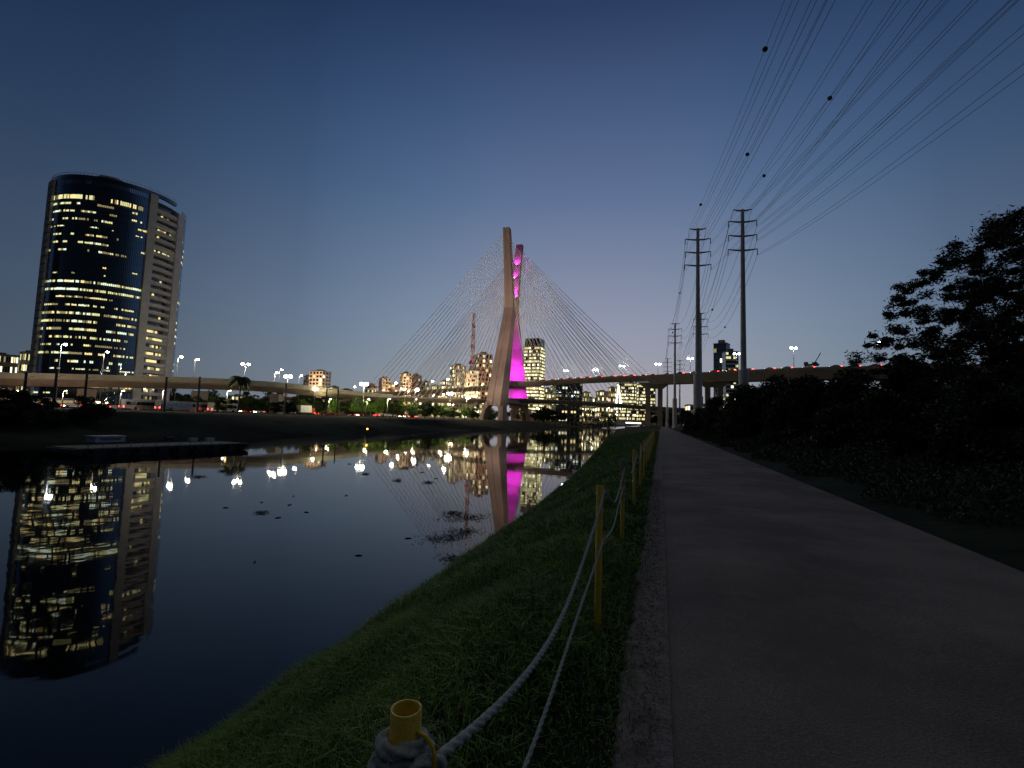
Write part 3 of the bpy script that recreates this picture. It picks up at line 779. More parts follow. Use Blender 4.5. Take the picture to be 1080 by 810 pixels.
lamp(304,397,190,FZ,'brightest white lamp of the cluster where the viaduct curves away',9000,'lampw',2,lens=1.9)
lamp(316,396,230,FZ,'small lamp right of the brightest lamp by the viaduct end',3000,'lampw',lens=1.0)
lamp(332,410,200,FZ,'low lamp in front of the pink apartment block',4000,'lampw',lens=1.3)
lamp(384,405,200,FZ,'large bright lamp above the green trees at the left end of the stays',9000,'lampw',2,lens=2.2)
lamp(416,404,260,FZ,'lamp above the trees left of the pale apartment blocks',5000,'lampw',lens=1.5)
lamp(438,411,240,FZ,'bright lamp under the stays among the far trees',8000,'lampw',lens=2.2)
lamp(422,410,300,FZ,'small lamp low behind the stays beside the green trees',2500,'lampw',lens=1.4)
lamp(471,400,320,FZ,'lamp left of the dark office block behind the stays',5000,'lampw',lens=1.6)
lamp(475,415,270,FZ,'very bright lamp below the upper deck left of the mast',9000,'lampw',2,lens=2.4)
lamp(493,419,300,FZ,'lamp below the upper deck nearest the mast',6000,'lampw',lens=1.8)
lamp(466,416,330,FZ,'small lamp behind the bright one left of the mast',3000,'lampw',lens=1.5)
lamp(455,402,360,FZ,'faint lamp high among the stays',2000,'lampw',lens=1.4)
lamp(373,408,330,FZ,'faint lamp at the foot of the outermost left stay',2000,'lampw',lens=1.4)
for (px, py, d, l) in [(597,391,330,'twin lamp on the bridge deck right of the mast'),(628,390,318,'twin lamp on the bridge deck in the middle of the right stays'),(656,386,300,'twin lamp near the right end of the stays'),(694,384,278,'twin lamp just right of the last stay'),(728,378,262,'lamp on the viaduct beside the left near pole'),(777,373,240,'bright lamp on the viaduct left of the tall near pole'),(837,367,222,'tall lamp on the viaduct right of the tall near pole'),(925,361,198,'lamp glowing through the left edge of the big tree'),(1073,341,168,'lamp shining through the big tree at the right edge')]:
    lamp(px, py, d, P(px, 395, d).z if px < 700 else P(px, 390, d).z, l, 900, 'lampc', 2 if px < 900 else 1, rz=.3, lens=1.5, colr=(.95,.95,1))
for (px, d) in [(-30,128),(16,133),(67,130),(128,138),(172,135),(240,150)]:  # a few lamps stand here, the rest are added to brighten the viaduct face
    lamp(px, 412, d, FZ, 'low street lamp in front of the left viaduct, in a row partly added for light', 3300, 'lampo', lens=.42, colr=(1,.84,.6), group='low lamps in front of the left viaduct')
for (px, d) in [(387,200),(409,207),(347,205),(437,225),(492,275)]:
    lamp(px, 421, d, FZ, 'low street lamp among the bright green trees of the far bank', 5200, 'lampw', lens=.4, colr=(1,.95,.5), group='low lamps among the far bank trees')
# small background lights of the far shore
k = 0
for (x0, x1, n, ya, yb, d0, d1) in [(380,505,16,412,428,300,420),(560,685,20,424,438,380,520),(330,380,5,414,426,260,330),(0,130,6,418,425,170,210)]:
    for i in range(n):
        px = x0+(x1-x0)*(i+random.random())/n
        lamp(px, random.uniform(ya,yb), random.uniform(d0,d1), FZ, 'small distant street lamp low on the far shore', 1500 if i % 3 == 0 else 0, random.choice(['lampw','lampw','lampo']), 1, lens=random.uniform(.8,1.5), group='small distant street lamps')

# ------------------------------------------------------------------ buildings
WM = {}
def win_mesh(w, h, key):
    k = (round(w,2), round(h,2), key)
    if k not in WM: WM[k] = MB().box(-w/2,w/2,-.09,.0,0,h).mesh('window', M[key])
    return WM[k]
def building(name, xl, xr, yt, d, wall, floors, cols, lit, label, dep=None, off=.35, side_cols=3, cat='building', roofbox=True, ww=.62, wh=.55, keys=('win1','win2','win2','win4','win5'), bands=False, zb=None, side=1):
    zb = FZ if zb is None else zb
    xm = (xl+xr)/2; g = ground(xm, d, zb); H = P(xm, yt, d).z-zb
    ang = math.atan((xm-540)/F); W = (xr-xl)/F*d*math.cos(ang)
    dep = dep or W*.8
    W = W/(math.cos(off)+dep/W*math.sin(abs(off)))
    dep = min(dep, W*1.2)
    a = math.atan2(-g.y, -g.x); rot = a+math.pi/2+off*side
    t = empty(name, g, rot)
    MB().box(-W/2,W/2,-dep/2,dep/2,-1,H).build('wall', wall, t)
    if roofbox:
        m = MB().box(-W*.52,W*.52,-dep*.52,dep*.52,H-.05,H+.5); m.box(-W*.22,W*.2,-dep*.2,dep*.25,H+.4,H+max(1.5,H*.05)); m.build('roof', M['concd'], t)
    fh = H/floors
    sx = -1 if side > 0 else 1
    if bands:
        for f in range(1, floors):
            for face in (0, 1):
                m = MB(); L = W if face == 0 else dep; n = cols if face == 0 else side_cols; seg = L*.94/n
                st_ = random.random() < lit*.6
                for c in range(n):
                    m.mi = 0 if random.random() > (lit*1.15 if st_ else lit*.75) else random.choice((1,1,2,3))
                    x0 = -L*.47+c*seg
                    if face == 0: m.box(x0+.06, x0+seg-.06, -dep/2-.06, -dep/2+.05, f*fh+fh*.3, f*fh+fh*.85)
                    elif sx < 0: m.box(-W/2-.06, -W/2+.05, x0+.06, x0+seg-.06, f*fh+fh*.3, f*fh+fh*.85)
                    else: m.box(W/2-.05, W/2+.06, x0+.06, x0+seg-.06, f*fh+fh*.3, f*fh+fh*.85)
                m.build('window_band', [M['glass'], M['win2'], M['win1'], M['win5']], t)
    else:
        for f in range(floors):
            for c in range(cols):
                key = random.choice(keys) if random.random() < lit else 'glass'
                w = W/cols*ww; x = -W/2+(c+.5)*W/cols
                link_mesh('window', win_mesh(w, fh*wh, key), t, (x, -dep/2, f*fh+fh*.3))
            for c in range(side_cols):
                key = random.choice(keys) if random.random() < lit else 'glass'
                w = dep/side_cols*ww; y_ = -dep/2+(c+.5)*dep/side_cols
                if sx < 0: link_mesh('window', win_mesh(w, fh*wh, key), t, (-W/2, y_, f*fh+fh*.3), (0,0,-math.pi/2))
                else: link_mesh('window', win_mesh(w, fh*wh, key), t, (W/2, y_, f*fh+fh*.3), (0,0,math.pi/2))
    return tag(t, label, cat)
building('low_building', -30,14,374,260,M['grey'],5,14,.3,'low grey block at the far left edge, beside the round tower',off=.2)
building('low_building', 15,36,372,262,M['cream'],5,9,.4,'small low building with lit windows left of the round tower',off=.2)
building('apartment_block', 325,346,392,420,M['cream'],12,4,.12,'pale pink apartment block standing alone right of the viaduct end',off=.6,side=-1)
building('apartment_block', 318,326,397,440,M['grey'],10,2,.15,'thin grey apartment block touching the pale pink one',off=.3)
building('apartment_block', 398,410,399,560,M['cream'],12,3,.15,'small distant apartment tower behind the left stays',off=.4)
building('apartment_block', 420,432,394,560,M['cream'],14,3,.2,'pale twin apartment tower behind the stays, left one',off=.4)
building('apartment_block', 431,443,396,580,M['brick'],14,3,.2,'brown apartment tower leaning against the pale twin behind the stays',off=.4,side=-1)
building('office_block', 473,489,386,430,M['grey'],13,7,.4,'dark office block with stepped roof behind the stays, left of the mast',off=.35)
building('office_block', 488,503,391,420,M['cream'],12,7,.6,'brightly lit pale block at the foot of the red and white mast',off=.2)
building('brown_tower', 499,517,374,470,M['brick'],14,4,.3,'brown tower partly hidden behind the bridge mast',off=.3)
building('lit_tower', 551,573,366,470,M['grey'],22,9,.86,'slender brightly lit office tower right of the bridge mast',off=.35,side_cols=5,bands=True,side=-1)
t = building('tower_top', 552.5,571,357.5,472,M['spand'],3,5,.0,'dark glass crown on top of the slender lit tower',off=.35,zb=None,roofbox=False) if False else None
building('glass_block', 580,613,404,430,M['dark'],10,9,.35,'dark glass office block with cool lights behind the right stays',off=.25,keys=('win3','win4','win1'))
building('beige_block', 628,641,413,470,M['cream'],6,5,.4,'small orange lit beige block below the right deck',off=.2,keys=('win1','win5'))
building('office_block', 614,629,420,520,M['grey'],5,5,.5,'low grey block with many lights between the glass and beige blocks',off=.3)
building('lit_office', 650,671,401,420,M['grey'],13,13,.85,'broad office with rows of lit windows just left of the bridge pier',off=.15,side_cols=4,bands=True)
building('lit_office', 671,691,406,440,M['cream'],12,11,.75,'lit office block partly hidden by the bridge pier',off=.15,side_cols=4,bands=True)
building('low_row', 560,612,427,520,M['grey'],4,20,.6,'long low lit building on the far shore right of the mast',off=.05,side_cols=2)
building('low_row', 612,660,428,540,M['cream'],4,20,.6,'long low lit building farther right on the far shore',off=.05,side_cols=2)
building('low_row', 440,480,424,400,M['cream'],3,12,.5,'low lit building under the left deck',off=.05,side_cols=2)
building('low_row', 480,508,421,400,M['cream'],4,9,.6,'lit low block under the deck against the mast foot',off=.05,side_cols=2)
building('blue_tower', 753,770,362,420,mat('blue_glass',(.03,.10,.22),.1,spec=1,ior=1.9),16,4,.05,'blue glass tower between the two near power poles',off=.3,side=-1,ww=.85,wh=.75)
building('white_tower', 762,779,371,400,M['white'],18,5,.25,'white office tower in front of the blue glass tower',off=.3,bands=True)
building('low_row', 722,760,428,330,M['cream'],3,10,.6,'low orange lit building behind the hedge end',off=.1,side_cols=2)
side = {0: 'left', 1: 'right'}
for i, (x0, x1, yt, d, mm_, fl, co_, lt) in enumerate([(346,356,408,520,'cream',6,5,.3),(357,371,411,500,'grey',5,6,.35),(384,397,406,540,'grey',7,5,.35),(410,419,405,560,'brick',7,4,.3),(443,452,403,520,'cream',8,4,.4),(453,463,407,470,'grey',6,5,.55),(463,472,402,480,'brick',8,4,.5),(543,551,404,520,'cream',8,4,.5),
      (573,581,410,480,'brick',7,4,.6),(613,622,414,500,'cream',6,5,.6),(641,650,409,520,'cream',7,4,.6),(576,600,416,460,'cream',5,9,.6),(596,612,419,450,'grey',5,7,.6),(240,262,418,330,'cream',3,7,.5),(150,172,418,260,'grey',3,7,.5)]):
    where = 'behind the left stays' if x0 < 480 and x0 > 340 else 'behind the right stays' if x0 > 500 else 'under the left viaduct'
    o = building('city_block', x0, x1, yt, d, M[mm_], fl, co_, lt, 'small distant city block with scattered lit windows '+where, off=random.uniform(.1,.5), side=random.choice((-1,1)), side_cols=2)
    o['group'] = 'small city blocks '+where
for (px, py, d) in [(336,411,396),(324,412,398),(404,411,535),(427,410,535),(437,411,545),(480,411,405),(497,410,398),(508,405,445)]:
    lamp(px, py, d, FZ, 'amber street lamp at the foot of a distant apartment tower', 42000, 'lampo', lens=1.3, colr=(1,.68,.42), group='amber lamps among the distant blocks')
# cone of lights
g = ground(652, 400, FZ); tt = empty('light_cone', g); Hc = P(652,405,400).z-FZ
MB().tube([(0,0,0),(0,0,Hc)], .15, 6).build('pole', M['polec'], tt)
for k in range(6):
    a = k*math.pi/3; MB().tube([(3.6*math.cos(a),3.6*math.sin(a),Hc*.35),(0,0,Hc)], .09, 4).build('light_string', M['strip'], tt)
tag(tt, 'white cone of light strings standing left of the lit offices', 'light cone')

# red and white lattice mast
g = ground(496, 425, FZ); tt = empty('lattice_mast', g); zt = P(497,328,425).z-FZ; zb = P(497,396,425).z-FZ
w = 1.25; ns = 12
for k in range(ns):
    m = MB(); za = zb+(zt-zb)*k/ns; zc = zb+(zt-zb)*(k+1)/ns; ww = w*(1.15-.5*k/ns); w2 = w*(1.15-.5*(k+1)/ns)
    cs = [(-1,-1),(1,-1),(1,1),(-1,1)]
    for i in range(4):
        a, b = cs[i], cs[(i+1) % 4]
        m.tube([(a[0]*ww,a[1]*ww,za),(a[0]*w2,a[1]*w2,zc)], .26, 4)
        m.tube([(a[0]*ww,a[1]*ww,za),(b[0]*w2,b[1]*w2,zc)], .16, 4); m.tube([(b[0]*ww,b[1]*ww,za),(a[0]*w2,a[1]*w2,zc)], .16, 4)
    m.build('mast_section', M['red'] if k % 2 else M['white'], tt)
MB().box(-2.3,2.3,-2.3,2.3,zb+(zt-zb)*.18,zb+(zt-zb)*.24).build('platform', M['red'], tt)
MB().box(-2.0,2.0,-2.0,2.0,-1,zb).build('tower_base', M['cream'], tt)
tag(tt, 'red and white lattice mast rising left of the bridge mast', 'mast')

o = empty('office_block', (-345, 60, FZ), R(25))  # added out of view so the tower's left glass reflects something dark
MB().box(-38,38,-13,13,-1,118).build('wall', M['dark'], o)
for f in range(1, 29): MB().box(-37,37,-13.1,-12.9,f*4.0,f*4.0+1.8).build('window_band', M['spand'], o)
tag(o, 'added dark slab, unseen left of the view, for the tower glass to reflect', 'building')
# crown of slender lit tower
g = ground(562, 470, FZ); zt0 = P(562,366,470).z
o = building('crown_block', 552,572,357,470,M['spand'],2,4,0,'dark glass crown on top of the slender lit tower',off=.35,roofbox=False,zb=zt0+1.3,side=-1)

# round office tower
def round_tower():
    D = 293.0; an = math.atan((112-540)/F); dirv = (h0*math.cos(an)+r0*math.sin(an))
    c = Vector((dirv.x*D, dirv.y*D, FZ)); Rr = 25.2; fh = 3.62; nf = 29
    t = empty('office_tower', c); base = math.atan2(-c.y, -c.x)      # towards the camera
    H = P(118, 183, (D-24)*math.cos(math.atan((118-540)/F))).z - FZ - 3; fh = H/nf
    def pt(deg, r, z):   # deg: + to the right as seen by camera
        a = base + R(deg); return Vector((r*math.cos(a), r*math.sin(a), z))
    def arc(m, a0, a1, rin, rout, z0, z1, seg=None):
        seg = seg or max(1, int(abs(a1-a0)/4)); vs = []; fs = []
        for i in range(seg+1):
            a = a0+(a1-a0)*i/seg
            for (r, z) in ((rin,z0),(rout,z0),(rout,z1),(rin,z1)): vs.append(pt(a,r,z))
        for i in range(seg):
            for k in range(4): fs.append((i*4+k, i*4+(k+1)%4, i*4+4+(k+1)%4, i*4+4+k))
        fs.append((0,3,2,1)); e = seg*4; fs.append((e,e+1,e+2,e+3)); m.add(vs, fs)
    core = MB(); arc(core, 0, 359.9, 2, Rr-1.6, -1, H-2, 72); core.build('core', M['dark'], t)
    #      probability of light per floor from the top
    prob = [0,.0,.85,.5,.6,.5,.55,.6,.6,.35,.08,.05,.04,.96,.95,.45,.6,.75,.75,.62,.65,.55,.55,.25,.5,.7,.65,.3,.15]
    wins = [M['spand'], M['glass'], M['win2'], M['win1'], M['win3'], M['win4'], M['win5']]
    for f in range(nf):
        z0 = H-(f+1)*fh; pr = prob[f]; m = MB()
        nb = 60; a0, a1 = -66, 20.5; st = (a1-a0)/nb; run = 0; cur = 1
        hh = .66 if (f == 2) else (.40 if pr > .6 else random.uniform(.25,.42))
        for b in range(nb):
            if run <= 0:
                run = random.choice((1,2,2,3,4,5,7)); on = random.random() < min(.97, pr*1.2)
                right = (b > nb*.62)
                if f == 2: on = (b > nb*.63 and b < nb*.92) or random.random() < .6
                if 3 <= f <= 9 and right: on = random.random() < pr*.45
                tone = random.choice((2,2,3,4,5)) if f != 14 else random.choice((4,2))
            run -= 1
            x0 = a0+b*st; gap = st*.14
            lit = on and random.random() < .86
            m.mi = 1; arc(m, x0+gap, x0+st-gap, Rr-.25, Rr, z0+.25, z0+fh*(1-hh) if lit else z0+fh-.05, 1)
            if lit:
                m.mi = tone if random.random() < .8 else 5
                arc(m, x0+gap, x0+st-gap, Rr-.25, Rr, z0+fh*(1-hh), z0+fh-.3-random.random()*.25, 1)
        # right glass strip and left strip
        m.build('window_band', wins, t)
        for (q0, q1, nn, pp) in ((64,118,14,.14),(-160,-88,10,.1)):
            m = MB()
            s_ = (q1-q0)/nn
            for b in range(nn):
                m.mi = 1; on = random.random() < pp*(1.5 if pr > .4 else .5)
                arc(m, q0+b*s_+.2, q0+(b+1)*s_-.2, Rr-.25, Rr, z0+.25, z0+fh-.05 if not on else z0+fh*.6, 1)
                if on: m.mi = random.choice((2,3,4)); arc(m, q0+b*s_+.2, q0+(b+1)*s_-.2, Rr-.25, Rr, z0+fh*.6, z0+fh-.3, 1)
            m.build('window_band', wins, t)
        # slab edge
        s = MB(); arc(s, -66, 20.5, Rr-1.5, Rr-.1, z0-.05, z0+.22, 24); arc(s, 64, 160, Rr-1.5, Rr-.1, z0-.05, z0+.22, 16); s.build('floor_slab', M['spand'], t)
        # balcony
        if f > 0 and f < nf-1:
            bl = MB(); arc(bl, 27.6, 51.6, Rr-1.4, Rr+.8, z0-.2, z0+fh*.38, 8); b_ = bl.build('balcony', M['towerc'], t)
            w_ = MB(); nn = 9
            pb = .75 if f in (4,7,18,19,20,21,22,23,24) else .12 if f > 15 else .25 if f in (2,5,13) else .05
            for q in range(nn):
                on = random.random() < pb; w_.mi = (random.choice((2,3,5))) if on else 0
                arc(w_, 27.8+q*23.4/nn, 27.8+(q+1)*23.4/nn-.15, Rr-1.62, Rr-1.45, z0+fh*.42, z0+fh*(.80 if on else .98), 1)
            w_.build('balcony_window', wins, b_)
    fn = MB(); arc(fn, 20.8, 27.5, Rr-2, Rr+1.1, -1, H+.3, 3); fn.build('concrete_fin', M['towerc'], t)
    fn = MB(); arc(fn, 51.9, 63.5, Rr-2, Rr+1.1, -1, H-3, 4); fn.build('concrete_fin', M['towerc'], t)
    fn = MB()
    for f in range(nf): z0 = H-(f+1)*fh; arc(fn, -87, -66.4, Rr-2, Rr+.9, z0+.5, z0+fh-.05, 5); arc(fn, -87, -66.4, Rr-2, Rr+.4, z0-.06, z0+.51, 5)
    fn.build('concrete_fin', M['towerc'], t)
    rf = MB(); arc(rf, -87, 51, Rr-1, Rr+.15, H-.05, H+1.6, 40); rf.build('parapet', M['spand'], t)
    rb = MB(); arc(rb, 0, 359.9, .5, Rr-1.2, H-2.2, H-1.8, 60); rb.build('roof', M['dark'], t)
    pc = MB(); q = pt(-22, 13, 0); pc.lathe([(6.5,H-2),(6.5,H+4.2),(5,H+5.6),(2,H+6.3),(.01,H+6.4)], 24, (q.x,q.y,0)); pc.build('plant_room', M['concd'], t)
    cr_ = MB()
    for k in range(40): 
        a = -85+k*3.45; cr_.tube([pt(a,Rr,H+1.5), pt(a,Rr,H+2.6)], .06, 4)
    cr_.tube([pt(-85+k*3.45,Rr,H+2.6) for k in range(40)], .07, 4); cr_.build('roof_rail', M['rail'], t)
    # vertical mullions
    for a in (-20, 4):
        mu = MB(); arc(mu, a, a+.35, Rr-.1, Rr+.35, 0, H, 1); mu.build('mullion', M['spand'], t)
    tag(t, 'tall round dark glass office tower with scattered lit windows and balconies', 'office tower')
round_tower()

# ------------------------------------------------------------------ vehicles
def make_car(paint, headlit):
    t = empty('car')
    prof = [(-2.15,.35),(-2.2,.75),(-2.05,.95),(-1.45,1.0),(-.95,1.42),(.45,1.45),(1.15,1.02),(1.95,.88),(2.2,.62),(2.15,.35)]
    m = MB(); n = len(prof); vs = []
    for (yy, k) in ((-.85,0),(.85,0)):
        for (x, z) in prof: vs.append((x, yy*(1 if z < 1.1 else .8), z))
    fs = [tuple(range(n-1,-1,-1)), tuple(range(n,2*n))]+[(k,(k+1)%n,n+(k+1)%n,n+k) for k in range(n)]
    m.add(vs, fs).build('body', paint, t)
    m = MB()
    m.add([(-1.3,-.79,1.04),(.95,-.79,1.04),(.42,-.70,1.38),(-.9,-.70,1.38)], [(0,1,2,3)]); m.add([(-1.3,.79,1.04),(.95,.79,1.04),(.42,.70,1.38),(-.9,.70,1.38)], [(3,2,1,0)])
    m.build('side_windows', M['glass'], t)
    for x in (-1.35, 1.35):
        for s in (-1, 1): MB().tube([(x,s*.72,.32),(x,s*.9,.32)], .32, 12).build('wheel', M['tyre'], t)
    for s in (-1, 1):
        MB().box(-2.27,-2.15,s*.62-.24,s*.62+.24,.62,.92).build('tail_light', M['tail'], t)
        MB().box(2.12,2.24,s*.6-.17,s*.6+.17,.58,.74).build('headlight', M['head'] if headlit else M['glass'], t)
    return t
cars = [make_car(M['white'], True), make_car(M['dark'], True), make_car(M['silver'], True), make_car(M['red'], True)]
cn = ['white','black','silver','red']; used = [False]*4
def place_car(loc, rz, label, group):
    k = random.choice((0,0,1,2,2,3)); o = cars[k] if not used[k] else copy_tree(cars[k]); used[k] = True
    o.location = loc; o.rotation_euler = (0,0,rz); tag(o, label % cn[k], 'car', group)
# on the high viaduct: queue, tail lights towards the camera
L = [0]; path = upR[8:]
Ltot = sum((b-a).length for a, b in zip(path, path[1:])); s = 4.0
while s < Ltot-60:
    tt_ = s/Ltot; p = along(path, tt_); q = along(path, min(1, tt_+.01)); d = (q-p); rz = math.atan2(d.y, d.x)
    side = Vector((d.y, -d.x, 0)).normalized()
    if P(0,0,1) is not None:
        w = 15 if s > 110 else 11
        place_car(p+side*(w/2-1.75)+Vector((0,0,.0)), rz+math.pi, '%s car queuing with red tail lights on the high viaduct', 'cars queuing on the high viaduct')
    s += random.uniform(6.2, 11)
# riverside road
yy = 40
while yy < 330:
    lane = random.choice((-172,-176,-180)); fwd = random.random() < .2
    place_car(Vector((lane, yy, FZ+.03)), (math.pi/2 if fwd else -math.pi/2), '%s car with lights on along the far riverside road', 'cars on the far riverside road')
    yy += random.uniform(5, 9)
for i in range(14):
    place_car(Vector((-187-random.random()*5, 50+i*20+random.random()*8, FZ+.03)), math.pi/2, '%s car with lights on along the far riverside road', 'cars on the far riverside road')
def bus(px, d, L, label, paint, lit, rz=math.pi/2, cat='bus', H=3.1, band=True):
    g = ground(px, d, FZ+.03); t = empty('bus' if cat == 'bus' else cat.replace(' ', '_'), g, rz)
    m = MB().box(-L/2,L/2,-1.25,1.25,.4,H); m.box(-L/2+.15,L/2-.15,-1.1,1.1,H-.01,H+.14); m.build('body', paint, t)
    n = int(L/1.5)
    for i in range(n):
        for s in (-1, 1):
            x = -L/2+.5+i*(L-1)/n; MB().box(x,x+(L-1)/n-.15,s*1.25-.03,s*1.25+.03,1.5,2.5).build('window', lit, t)
    MB().box(L/2-.03,L/2+.03,-1.05,1.05,1.2,2.7).build('windscreen', lit, t)
    for x in (-L*.32, L*.3):
        for s in (-1,1): MB().tube([(x,s*1.0,.48),(x,s*1.27,.48)], .48, 12).build('wheel', M['tyre'], t)
    for s in (-1,1):
        MB().box(L/2,L/2+.08,s*.85-.2,s*.85+.2,.65,.85).build('headlight', M['head'], t); MB().box(-L/2-.08,-L/2,s*.95-.15,s*.95+.15,.8,1.2).build('tail_light', M['tail'], t)
    tag(t, label, cat)
bus(52,158,13,'lit city bus under the left viaduct, near the left edge',M['silver'],M['win4'])
bus(160,152,18,'long silver bus, the left one of two below the round tower',M['silver'],M['glass'])
bus(195,156,18,'long silver bus, the right one of two below the round tower',M['silver'],M['glass'])
bus(343,225,12,'yellow lit bus among the cars right of the white truck',M['red'],M['win1'])
bus(235,165,10,'red and white lorry-sized bus near the palm tree foot',M['white'],M['glass'])
bus(405,245,12,'pale bus below the green trees near the left stays',M['white'],M['win4'])
# white box truck
g = ground(322, 200, FZ+.03); tt = empty('box_truck', g, math.pi/2)
MB().box(-4.2,2.2,-1.25,1.25,1.0,3.9).build('cargo_box', M['white'], tt); 
cab = MB().box(2.35,4.2,-1.15,1.15,.6,2.9).build('cab', M['red'], tt); MB().box(4.18,4.24,-1.0,1.0,1.7,2.6).build('windscreen', M['glass'], cab)
MB().box(-4.2,4.0,-.5,.5,.6,1.0).build('chassis', M['dark'], tt)
for x in (-3,-1.8,3.2):
    for s in (-1,1): MB().tube([(x,s*.95,.5),(x,s*1.2,.5)], .5, 12).build('wheel', M['tyre'], tt)
tag(tt, 'white box truck on the far riverside road left of the yellow bus', 'truck')
# crane lorry on the viaduct
p = P(856, 386.5, 217); tt = empty('crane_truck', p, 2.6, .72)
MB().box(-4,4,-1.2,1.2,.6,1.6).build('chassis', M['dark'], tt); MB().box(2.2,4,-1.2,1.2,1.55,3.0).build('cab', M['dark'], tt)
MB().box(-3,-.5,-1,1,1.55,2.6).build('turret', M['dark'], tt); MB().tube([(-1.8,0,2.3),(-5.2,0,8.4)], .26, 6).build('boom', M['dark'], tt)
for x in (-3,-1.6,1,3): 
    for s in (-1,1): MB().tube([(x,s*1.0,.55),(x,s*1.25,.55)], .55, 12).build('wheel', M['tyre'], tt)
tag(tt, 'dark crane truck with raised boom on the high viaduct', 'crane truck')

# ------------------------------------------------------------------ railway masts, barge, floating things
for i, (px, yt) in enumerate([(28,392),(60,391),(92,393),(176,397),(211,397),(302,404),(345,408),(357,410)]):
    X = -118 if i < 5 else -112
    an = PSI - math.atan((px-540)/F); Y = 0
    sl = 118/math.sin(an); d = sl*math.cos(math.atan((px-540)/F))
    top = P(px, yt, d); t = empty('railway_mast', (top.x, top.y, FZ-.1)); h = top.z-FZ
    MB().box(-.16,.16,-.16,.16,-.5,h).build('post', M['dark'], t)
    MB().tube([(0,0,h-1.4),(1.6,0,h-.9),(2.6,0,h-.9)], .05, 5).build('bracket', M['dark'], t)
    tag(t, 'slim dark railway mast standing on the far bank in front of the viaduct', 'railway mast', 'dark railway masts on the far bank')
# barge
a = G(78, 483, WZ); b = G(262, 474, WZ); d = b-a; L = d.length; rz = math.atan2(d.y, d.x); mid = (a+b)/2
tt = empty('barge', (mid.x, mid.y, WZ), rz)
w = 5.0
m = MB(); n = 12; prof = [(-L/2,.3),(-L/2+1.5,-.4),(L/2-1.5,-.4),(L/2,.3),(L/2,.65),(-L/2,.65)]
vs = [(x,0,z) for x,z in prof]+[(x,w,z) for x,z in prof]; k = len(prof)
m.add(vs, [tuple(range(k)), tuple(range(2*k-1,k-1,-1))]+[(i,k+i,k+(i+1)%k,(i+1)%k) for i in range(k)]).build('hull', M['barge'], tt)
MB().box(-L/2+.4,L/2-.4,.3,w-.3,.65,.73).build('deck', M['concd'], tt)
for i in range(14):
    x = -L/2+1+i*(L-2)/13; MB().tube([(x,.25,.65),(x,.25,1.2)], .03, 5).build('rail_post', M['rail'], tt)
for i in range(9):
    x = -L/2+1+i*(L-2)/8; MB().lathe([(.16,-.09),(.33,-.12),(.38,0),(.33,.12),(.16,.09)], 12).build('tyre_fender', M['tyre'], tt, loc=(x,-.08,.35))
    tt.children[-1].rotation_euler = (math.pi/2,0,0)
tag(tt, 'long low dark barge moored by the far bank at the left', 'barge')
cabp = G(116, 466, -1.85); t2 = empty('site_cabin', (cabp.x, cabp.y, -1.87), rz)
MB().box(-1.3,1.3,-.1,1.6,0,.55).build('wall', mat('pale_cabin',(.6,.66,.78),.5), t2); MB().box(-1.4,1.4,-.2,1.7,.55,.62).build('roof', M['white'], t2); MB().box(-.9,.9,-.13,-.09,.2,.42).build('window', M['glass'], t2)
tag(t2, 'small white cabin standing on the dark barge', 'cabin')
for i, px in enumerate((205, 223)):
    q = G(px, 465, -1.85); t2 = empty('deck_crate', (q.x, q.y, -1.87), rz); MB().box(-.4,.4,0,.6,0,.3).build('box', M['white'], t2); MB().box(-.44,.44,-.04,.64,.3,.35).build('lid', M['silver'], t2)
    tag(t2, ['left white crate on the right half of the barge','right white crate near the right end of the barge'][i], 'crate')
q = G(181, 465, -1.85); t2 = empty('winch', (q.x, q.y, -1.87), rz)
MB().box(-.7,.7,0,.7,0,.12).build('base', M['dark'], t2); MB().tube([(-.45,.35,.28),(.45,.35,.28)], .2, 12).build('drum', M['dark'], t2); MB().box(-.55,-.45,.2,.5,.1,.55).build('frame', M['dark'], t2)
tag(t2, 'small dark deck winch in the middle of the barge', 'winch')

# floating weeds
for i, (px, py, s) in enumerate([(470,568,1.0),(490,561,.8),(492,546,1.3),(478,541,.5),(482,590,.6),(276,541,.35),(428,494,.35),(419,507,.3),(385,500,.3),(210,503,.5),(235,497,.3),(452,509,.4)]):
    g = G(px, py, WZ); n = int(240*s+40)
    aa = rng.normal(size=(n,3))*np.array([.34*s*(1+abs(g.y)*.01),.26*s*(1+abs(g.y)*.01),.02]); dirs = rng.normal(size=(n,3)); dirs[:,2] = abs(dirs[:,2])*.3; dirs /= np.linalg.norm(dirs,axis=1)[:,None]
    bb = np.cross(dirs, [0,0,1]); sz = .06+.001*g.y
    V = np.stack([aa, aa+bb*sz*.3+dirs*sz, aa+dirs*2*sz, aa-bb*sz*.3+dirs*sz],1).reshape(-1,3)
    o = link_mesh('floating_weed', np_mesh('floating_weed', V, 4, M['weed']), None, (g.x, g.y, WZ+.01), (0,0,random.random()))
    tag(o, ['dark clump of weed floating nearest the grassy bank, left of the mast reflection','smaller weed clump right of the nearest clump','dark weed raft floating under the lattice mast reflection','thin weed patch just left of the weed raft','weed clump touching the grassy bank','tiny dark weed speck in open water right of the tower reflection','small floating weed speck in mid river','small floating weed speck left of the mid river one','faint weed speck farther left in mid river','weed patch below the right end of the barge','small weed patch right of the one below the barge','weed speck left of the mast reflection'][i], 'floating weed')

